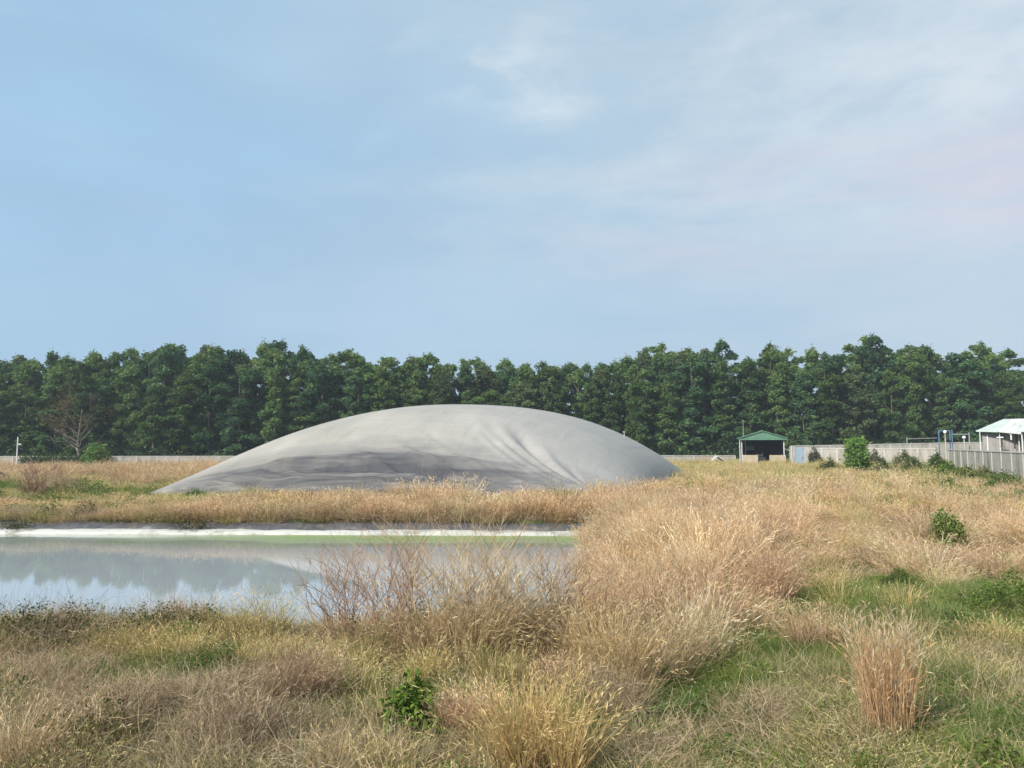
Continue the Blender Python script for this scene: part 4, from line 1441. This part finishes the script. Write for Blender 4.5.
names = {'tan': ('dry_grass', 'tall dry tan grass with feathery heads beside and behind the pond'),
         'straw': ('straw_grass', 'yellowing half-green grass across the near ground'),
         'green': ('green_grass', 'low fresh green grass and weeds between the dry tufts'),
         'brush': ('dead_brush', 'matted grey-brown dead twigs and stalks at the front'),
         'litter': ('dead_grass', 'flattened dull dead grass lying between the tufts'),
         'tan_far': ('dry_field_grass', 'dry tan grass filling the distant field and pond bank'),
         'straw_far': ('pale_field_grass', 'yellowish grass in the distant field'),
         'green_far': ('green_field_grass', 'green grass patches in the distant field'),
         'tuss': ('dry_tussock_grass', 'ragged dry straw tussocks crowding the ground right of the pond'),
         'tuss_far': ('distant_tussock_grass', 'ragged dry straw tussocks crowding the distant field'),
         'weed': ('broad_weeds', 'patches of low broad-leaved green weeds between the dry grass')}
cnt = {}
for i, (k, v) in enumerate(sets.items()):
    pts = np.concatenate(v)
    cnt[k] = len(pts)
    scatter(names[k][0], names[k][1], pts, PR[k], 500 + i)
print('scatter', cnt)

# ------------------------------------------------------------------ single plants one could point at
LEAF = np.array([(.085, .15, .04), (.12, .19, .055), (.06, .11, .03), (.16, .22, .07)])
BRIGHT = np.array([(.11, .20, .04), (.15, .25, .055), (.07, .14, .03)])
BRAM = np.array([(.035, .06, .025), (.05, .08, .03), (.07, .09, .045)])


def plant(name, px, py, label, cat, parts, group=None, Y=None):
    """parts = list of (part name, (V, F, colours), material); stands where the photo shows its foot."""
    p = G(px, py) if Y is None else at(px, py, Y)
    z = gz(p.x, p.y)
    if len(parts) == 1:
        nm, (V, F, c), m = parts[0]
        o = link(name, npmesh(name, V, F, col=c), None, m)
        o.location = (p.x, p.y, z)
    else:
        o = empty(name, (p.x, p.y, z))
        for nm, (V, F, c), m in parts:
            link(nm, npmesh(nm, V, F, col=c), o, m)
    tag(o, label, cat, group)
    return o


rp = np.random.default_rng(77)
GT = 'separate tussocks of dry grass'
plant('grass_tussock', 889, 738, 'upright rust-tan grass tussock shaped like a sheaf, standing alone at the right front', 'grass tussock',
      [('blades', merge(clump(rp, 12, 480, .20, 1.10, .006, np.array([(.72, .49, .27), (.80, .59, .36), (.60, .38, .2)]), base=(.3, .26, .1), head=.6, lean=.10, curl=.22, tang=260), blades(rp, 620, .19, 1.0, .6, .06, .0055, np.array([(.68, .45, .25), (.76, .54, .33), (.56, .34, .18), (.78, .60, .41)]), base=(.22, .17, .07), head=.4, curl=.12, outward=.9), blades(rp, 140, .24, 1.1, .2, .12, .005, np.array([(.5, .42, .3), (.45, .36, .25)]), head=.9, curl=.1)), M_tan_g)], GT)
plant('grass_tussock', 535, 785, 'wide golden straw tussock splaying outward at the bottom centre', 'grass tussock',
      [('blades', clump(rp, 12, 1200, .30, .98, .0065, np.array([(.60, .46, .22), (.68, .55, .29), (.48, .35, .16), (.42, .38, .15)]), base=(.14, .14, .05), head=.4, lean=.35, curl=.3, tang=200), M_tan_g)], GT)
plant('grass_tussock', 495, 690, 'small blonde tussock with sharp stems before the twiggy bush', 'grass tussock',
      [('blades', blades(rp, 500, .22, .62, .5, .7, .0055, STRAW, base=(.14, .14, .05), head=.3, curl=.3), M_tan_g)], GT)
plant('dead_bush', 612, 722, 'rounded brown tangled dead bush right of the golden tussock', 'bush',
      [('twigs', merge(tangle(rp, 1500, .38, .55, .004, np.array([(.30, .22, .14), (.22, .16, .10), (.4, .31, .2)])), blades(rp, 300, .3, .62, .5, .5, .005, TAN)), M_brush)])
plant('grass_tussock', 640, 690, 'large tan tussock with arching stems above the brown dead bush', 'grass tussock',
      [('blades', clump(rp, 10, 1100, .5, 1.05, .0055, TAN, head=.5, lean=.4, curl=.35, tang=400), M_tan_g)], GT)
plant('grass_tussock', 812, 652, 'mid-sized tan tussock in the green hollow left of the sheaf-like tussock', 'grass tussock',
      [('blades', clump(rp, 6, 600, .28, .85, .0055, TAN, head=.5, lean=.4, curl=.3, tang=100), M_tan_g)], GT)
plant('grass_tussock', 585, 655, 'broad pinkish-tan tussock at the pond corner', 'grass tussock',
      [('blades', clump(rp, 12, 1300, .6, 1.15, .006, TAN, head=.5, lean=.4, curl=.35, tang=400), M_tan_g)], GT)
plant('grass_tussock', 730, 640, 'tall loose tan tussock at the left edge of the green hollow', 'grass tussock',
      [('blades', clump(rp, 9, 900, .5, 1.0, .0055, TAN, head=.6, lean=.4, curl=.35, tang=300), M_tan_g)], GT)
plant('grass_tussock', 20, 775, 'reddish-tan tussock at the bottom left corner', 'grass tussock',
      [('blades', blades(rp, 500, .25, .6, .5, .5, .006, TAN, base=(.2, .14, .07), head=.3, curl=.3), M_tan_g)], GT)


for px, py, sp_, h, pal, lb in ((655, 650, .34, 1.25, PINK, 'tall pinkish tussock just right of the pond corner tussock'), (690, 665, .3, 1.1, BLONDE, 'blonde tussock between the pinkish tussock and the green hollow'),
                               (610, 690, .3, .95, GOLD, 'golden tussock above the brown dead bush'), (770, 605, .34, 1.15, PINK, 'pinkish tussock at the upper left of the green strip'),
                               (560, 700, .22, .6, GREYB, 'low grey-brown tussock between the two golden ones'), (700, 610, .4, 1.2, TAN, 'broad tan tussock behind the blonde one'),
                               (300, 700, .3, .75, PINK * .8, 'reddish-brown loose tussock right of the green weed clump at left'), (120, 735, .32, .5, GREYB * .9, 'dull brown low tussock in the matted brush at the left'),
                               (235, 745, .34, .45, GREYB * .8, 'dark brown low tussock in the brush at the bottom left of centre'), (460, 735, .2, .5, PINK, 'small pinkish tuft between the bright weed and the golden tussock')):
    plant('grass_tussock', px, py, lb, 'grass tussock', [('blades', clump(rp, 9, 950, sp_, h, .0065, pal, base=(.07, .055, .03), head=.5, lean=.4, curl=.35, tang=250), M_tan_g)], GT)  # dark base colour stands in for shade at the tussock's foot


def twigbush(seed, h, spread, nstem, r0=.0095, depth=3):
    h *= 1.3
    mb_ = MB()
    q = random.Random(seed)
    for k in range(nstem):
        a = q.uniform(0, 6.28)
        s_ = q.uniform(0, 1)
        branchy(mb_, Vector((math.cos(a) * .15 * s_, math.sin(a) * .15 * s_, -.03)), Vector((math.cos(a) * spread * s_, math.sin(a) * spread * s_, 1)).normalized(), h * q.uniform(.35, .55), r0, depth, q, .25)
    me = bpy.data.meshes.new('twigs')
    mb_.b.to_mesh(me)
    mb_.b.free()
    return me


M_twig = surf('reddish_twigs', (.25, .15, .10), (.40, .27, .18), 5, .9, .1)
M_twig2 = surf('tan_twigs', (.36, .26, .15), (.50, .38, .23), 5, .9, .1)
M_twig3 = surf('dark_twigs', (.08, .06, .05), (.16, .12, .10), 5, .9, .1)
for i, (px, py, h, sp, ns, m, lb, extra) in enumerate([
        (345, 655, 1.15, .75, 26, M_twig, 'reddish bare-twigged bush leaning over the pond, leftmost of the waterside bushes', 'leaf'),
        (395, 662, 1.3, .6, 28, M_twig, 'tall reddish-brown twiggy bush before the middle of the pond', 'red'),
        (455, 668, 1.35, .5, 24, M_twig2, 'tallest tan stemmed bush standing before the pond', 'tan'),
        (505, 668, 1.25, .55, 24, M_twig2, 'dense tan-brown bush with dark foot near pond corner', 'tan'),
        (560, 640, 1.1, .8, 22, M_twig, 'thin reddish open bush at the right corner of the pond', 'red')]):
    p = G(px, py)
    o = empty('waterside_bush', (p.x, p.y, gz(p.x, p.y)))
    tag(o, lb, 'bush', 'twiggy bushes at the near shore')
    link('stems', twigbush(50 + i, h, sp, ns), o, m)
    if extra == 'tan':
        V = merge(clump(rp, 10, 1000, .40, h * 1.02, .0055, np.array([(.52, .39, .22), (.40, .29, .17), (.60, .48, .29)]), base=(.12, .09, .05), head=.6, lean=.35, curl=.35), tangle(rp, 250, .42, .5, .004, BRUSH * .8))  # shadow at the bush's foot painted into the dark stem bases
    elif extra == 'red':
        V = merge(clump(rp, 7, 420, .36, h * .7, .005, TAN * .85, head=.4, lean=.5, curl=.35), tangle(rp, 480, .42, .5, .0045, RED * 1.2))
    else:
        V = merge(tangle(rp, 300, .45, .4, .004, BRUSH), leafy(rp, 160, .4, .5, .02, BRAM))
    link('fine_growth', npmesh('fine_growth', V[0], V[1], col=V[2]), o, M_brush)
# straw tufts at the foot of these bushes
for px, py, h, lb in ((345, 680, .6, 'yellow-green tuft below the leftmost waterside bush'), (420, 690, .6, 'yellow-green tuft below the tall reddish bush'), (375, 668, .7, 'straw-yellow tuft between the two reddish bushes'),
                      (265, 640, .95, 'pale tuft left of the waterside bushes with thin stalks against the water'), (225, 645, .75, 'small yellow tuft on the shore left of the pale tuft'), (140, 655, .4, 'short straw tuft right of the bramble')):
    plant('grass_tuft', px, py, lb, 'grass tuft', [('blades', clump(rp, 5, 420, .25, h, .0055, STRAW, base=(.10, .13, .04), head=.5, lean=.45, curl=.35), M_tan_g)], 'straw tufts near the shore')

for px, py, rad, h, lb in ((55, 648, .75, .5, 'dark green bramble mound on the near shore at the left'), (150, 640, .6, .42, 'dark bramble with thin shoots right of the larger bramble mound'), (200, 636, .45, .35, 'small dark bramble nearest the pale shore tuft'), (10, 650, .6, .5, 'bramble patch with grey twigs cut by the left edge')):
    plant('bramble', px, py, lb, 'bramble', [('leaves', leafy(rp, 2200, rad, h, .017, BRAM * 1.25), M_green_g), ('twigs', merge(tangle(rp, 450, rad, h * .9, .005, BRUSH * .7), blades(rp, 9, rad * .8, h * 1.9, .3, .4, .006, BRAM, curl=.3)), M_brush)], 'brambles on the near shore')
for px, py, rad, h, sz, pal, lb in (
        (412, 738, .30, .46, .052, BRIGHT * .85, 'bright green leafy weed left of the golden tussock'),
        (1015, 618, .8, .6, .03, LEAF, 'large low green shrub at the right edge below dry stems'),
        (900, 588, .5, .3, .03, LEAF, 'flat dark green weed patch at the left end of the green strip'),
        (95, 760, .5, .45, .022, np.array([(.09, .11, .04), (.12, .13, .05), (.06, .08, .03)]), 'olive leafy undergrowth clump in the brush at bottom left'),
        (690, 725, .4, .22, .022, LEAF, 'low green weed clump between the brown bush and the dry stalks'),
        (215, 675, .45, .3, .02, LEAF, 'green weed clump under the yellow shore tufts'),
        (415, 625, .3, .75, .025, BRAM * 1.2, 'dark green leaves growing inside the tall reddish bush')):
    st = blades(rp, 30, rad * .6, h * .9, .4, .4, .006, pal * .8, curl=.15)
    plant('leafy_weed' if h < .5 else 'green_shrub', px, py if px != 415 else 655, lb, 'weed' if h < .5 else 'shrub', [('leaves', leafy(rp, int(2000 * rad / .4), rad, h, sz * .62, pal), M_green_g), ('stems', st, M_green_g)])
# midfield plants
for px, py, Y, rad, h, sz, pal, lb, nm in (
        (857, 468, 62, 1.35, 3.1, .12, np.array([(.15, .27, .07), (.21, .34, .09), (.10, .19, .05)]), 'round light green sapling standing in front of the lower wall', 'sapling'),
        (947, 553, 17.5, .48, 1.0, .04, LEAF * 1.3, 'lone green leafy shrub in the tan grass at right', 'green_shrub'),
        (95, 463, 92, 1.9, 3.3, .14, np.array([(.14, .24, .07), (.19, .31, .09), (.09, .17, .05)]), 'round light green bushy tree before the left wall', 'sapling'),
        (937, 463, 73, 1.1, 1.7, .10, LEAF, 'creeper-covered bush at the near end of the post-and-panel wall', 'bush'),
        (948, 476, 60, 2.0, 1.2, .09, LEAF, 'spreading green bush below the creeper at the wall end', 'bush'),
        (968, 478, 55, 1.6, 1.0, .09, np.array([(.09, .13, .045), (.13, .17, .06)]), 'low olive bush at the foot of the post-and-panel wall', 'bush'),
        (915, 469, 68, 1.5, 1.3, .09, np.array([(.08, .12, .05), (.12, .15, .06)]), 'grey-green bush left of the creeper before the lower wall', 'bush'),
        (884, 470, 66, 1.4, 1.1, .09, np.array([(.08, .12, .05), (.12, .15, .06)]), 'low dull green bush just right of the round sapling', 'bush'),
        (830, 470, 68, 1.4, 1.3, .09, np.array([(.08, .12, .05), (.12, .15, .06)]), 'low dull green bush just left of the round sapling', 'bush'),
        (985, 476, 58, 1.3, .9, .09, np.array([(.13, .16, .07), (.17, .19, .08)]), 'dull brown-green bush against the middle of the post-and-panel wall', 'bush'),
        (1003, 480, 52, 1.2, .8, .08, np.array([(.09, .13, .045), (.13, .17, .06)]), 'olive bush against the wall near the right edge', 'bush'),
        (950, 492, 42, 1.1, .7, .07, LEAF, 'isolated green bush in the dry grass below the wall end', 'bush'),
        (815, 458, 90.5, .9, 2.0, .1, np.array([(.07, .09, .045), (.10, .12, .06)]), 'dark creeper patch hanging on the wall just right of the blue gate', 'bush'),
        (905, 462, 84, 1.6, 1.6, .1, np.array([(.10, .14, .055), (.14, .17, .07)]), 'soft green bush growing against the lower wall', 'bush'),
        (875, 462, 86, 1.3, 1.7, .1, np.array([(.15, .16, .08), (.2, .2, .1)]), 'thin yellowish bush directly right of the round sapling', 'bush'),
        (1010, 486, 46, 1.9, .9, .07, LEAF, 'green bush at the right edge below the wall', 'bush'),
        (1018, 508, 33, 1.3, .75, .05, LEAF, 'green bush at the right edge in front of the bush by the wall', 'bush'),
        (88, 497, 41, 1.5, .8, .06, LEAF, 'dark green low bush left of the dome tip', 'bush'),
        (48, 522, 29.5, .55, .55, .04, LEAF, 'small fresh green bush above the pond liner at the left', 'bush'),
        (86, 521, 29.6, .5, .6, .04, BRAM, 'small dark bush above the liner beside the fresh green one', 'bush'),
        (762, 440, 110.5, 1.6, 4.8, .16, np.array([(.09, .15, .045), (.06, .11, .035)]), 'light green young tree against the forest behind the shed', 'sapling'),
        (560, 519, 29.6, .6, .55, .04, BRAM, 'small dark bush above the liner near the pond corner', 'bush')):
    n = int(1500 * max(.4, min(2.2, rad * h / 2)))
    if nm in ('sapling', 'green_shrub'):
        q_ = np.random.default_rng(int(px))
        lum, cl = [], []
        for k in range(26):
            t_ = q_.uniform(0, 1)
            a_ = k * 2.4
            rr_ = rad * .62 * math.sin(math.pi * (.12 + .8 * t_)) ** .6 * q_.uniform(.3, 1)
            c_ = np.array([rr_ * math.cos(a_), rr_ * math.sin(a_), h * (.14 + .78 * t_)])
            cl.append(c_)
            lum.append(c_ + q_.normal(size=(int(170 * (.12 / sz) ** 1), 3)) * rad * np.array([.2, .2, .24]))
        lum = np.concatenate(lum)
        V, F, cc = leaf_quads(lum, sz, q_, col=pal[q_.integers(0, len(pal), len(lum))] * q_.uniform(.7, 1.3, len(lum))[:, None])
        p = at(px, py, Y)
        o = empty(nm, (p.x, Y, gz(p.x, Y)))
        tag(o, lb, 'tree' if nm == 'sapling' else 'shrub')
        link('crown', npmesh('crown', V, F, col=cc), o, M_green_g)
        link('trunk', trunk_mesh(h * .9, .06 if h > 2 else .02, cl, int(px)), o, M_bark)
    else:
        plant(nm, px, py, lb, 'bush', [('leaves', leafy(rp, n, rad, h, sz, pal), M_green_g), ('stems', blades(rp, 40, rad * .8, h * 1.1, .4, .4, sz * .3, pal * .8, curl=.2), M_green_g)], None, Y)
# hedge of creeper lying over the left wall
hp = []
r_ = np.random.default_rng(91)
for k in range(70):
    x = at(20, 460, 107).x + (at(108, 460, 107).x - at(20, 460, 107).x) * (k + r_.uniform(0, 1)) / 70
    zz = gz(x, 107)
    hp.append(np.array([x, 107.2, zz + 1.3]) + r_.normal(size=(110, 3)) * np.array([.35, .28, .5]) + np.array([0, 0, r_.uniform(-.1, .25)]))
P_ = np.concatenate(hp)
V, F, cc = leaf_quads(P_, .12, r_, col=np.tile(np.array((.045, .095, .028)), (len(P_), 1)) * r_.uniform(.7, 1.3, len(P_))[:, None])
tag(link('creeper_hedge', npmesh('creeper_hedge', V, F, col=cc), None, M_green_g), 'dark green creeper hedge covering the left stretch of the wall', 'hedge')
# bare bush left of the dome
p = at(33, 500, 40)
o = empty('bare_bush', (p.x, 40, gz(p.x, 40)))
tag(o, 'bare dark red-brown bush with forked branches in the left field', 'bush')
link('stems', twigbush(90, 1.75, .8, 7, .045, 4), o, M_twig)
V = tangle(rp, 350, .8, 1.1, .016, RED)
link('fine_twigs', npmesh('fine_twigs', V[0], V[1], col=V[2]), o, M_brush)
p = at(58, 498, 42)
o = empty('bare_bush', (p.x, 42, gz(p.x, 42)))
tag(o, 'greyish tangled bare bush right of the forked red-brown bush', 'bush')
link('stems', twigbush(93, 1.2, 1.1, 8, .03, 4), o, M_twig2)
V = tangle(rp, 800, 1.3, .9, .014, BRUSH)
link('fine_twigs', npmesh('fine_twigs', V[0], V[1], col=V[2]), o, M_brush)
p = at(183, 470, 70)
o = empty('bare_bush', (p.x, 70, gz(p.x, 70)))
tag(o, 'small leaning bare bush in tan grass before the wall, left of dome', 'bush')
link('stems', twigbush(95, 1.3, .9, 5, .035, 3), o, M_twig)
# dark patch of creeping plant hanging over the white lip
for px, w_, lb in ((190, .42, 'dark green weed hanging over the white pond lip'), (4, .35, 'small dark weed over the white lip at the left edge'), (592, .3, 'dark weed at the right end of the white lip')):
    p = at(px, 528, 27.9)
    V, F, cc = leaf_quads(np.array([p.x, float(far_edge(p.x)) + .1, WATER + .27]) + rg.normal(size=(420, 3)) * np.array([w_, .26, .07]), .035, rg, col=np.tile(np.array((.035, .06, .025)), (420, 1)) * rg.uniform(.6, 1.3, 420)[:, None])
    tw = empty('trailing_weed', (p.x, float(far_edge(p.x)) + .1, WATER + .2))
    tag(tw, lb, 'weed')
    V = V - np.array(tw.location)
    link('leaves', npmesh('leaves', V, F, col=cc), tw, M_green_g)
    V, F, cc = tangle(rg, 90, w_, .16, .012, BRUSH * .6)
    link('stems', npmesh('stems', V, F, col=cc), tw, M_brush)
# dirt bank and worn path at the far left
p = at(2, 480, 58)
mb = MB().ball((0, 0, .2), 1.0, 3, (1.6, 1.2, .75))
for v in mb.b.verts:
    v.co += v.normal * .18 * mnoise.noise(v.co * 1.7) if v.normal.length else Vector()
o = mb.build('earth_heap', surf('dark_earth', (.09, .065, .05), (.16, .12, .085), 3, .95, .05, .6), None, True)
o.location = (p.x - .9, 58, gz(p.x, 58))
tag(o, 'dark earth heap at the left edge of the far field', 'heap')

# ------------------------------------------------------------------ air
mb = MB().box(-2300, 2300, -40, 2300, -3, 24)
hm = bpy.data.materials.new('haze')
hm.use_nodes = True
t = hm.node_tree
t.nodes.clear()
pv_ = N(t, 'ShaderNodeVolumePrincipled')
pv_.inputs['Color'].default_value = (.80, .90, 1.0, 1)
pv_.inputs['Density'].default_value = .00045
ho = N(t, 'ShaderNodeOutputMaterial')
L(t, pv_.outputs[0], ho.inputs['Volume'])
hz_ = mb.build('haze', hm)
tag(hz_, 'thin blue haze over the fields', 'haze', kind='stuff')
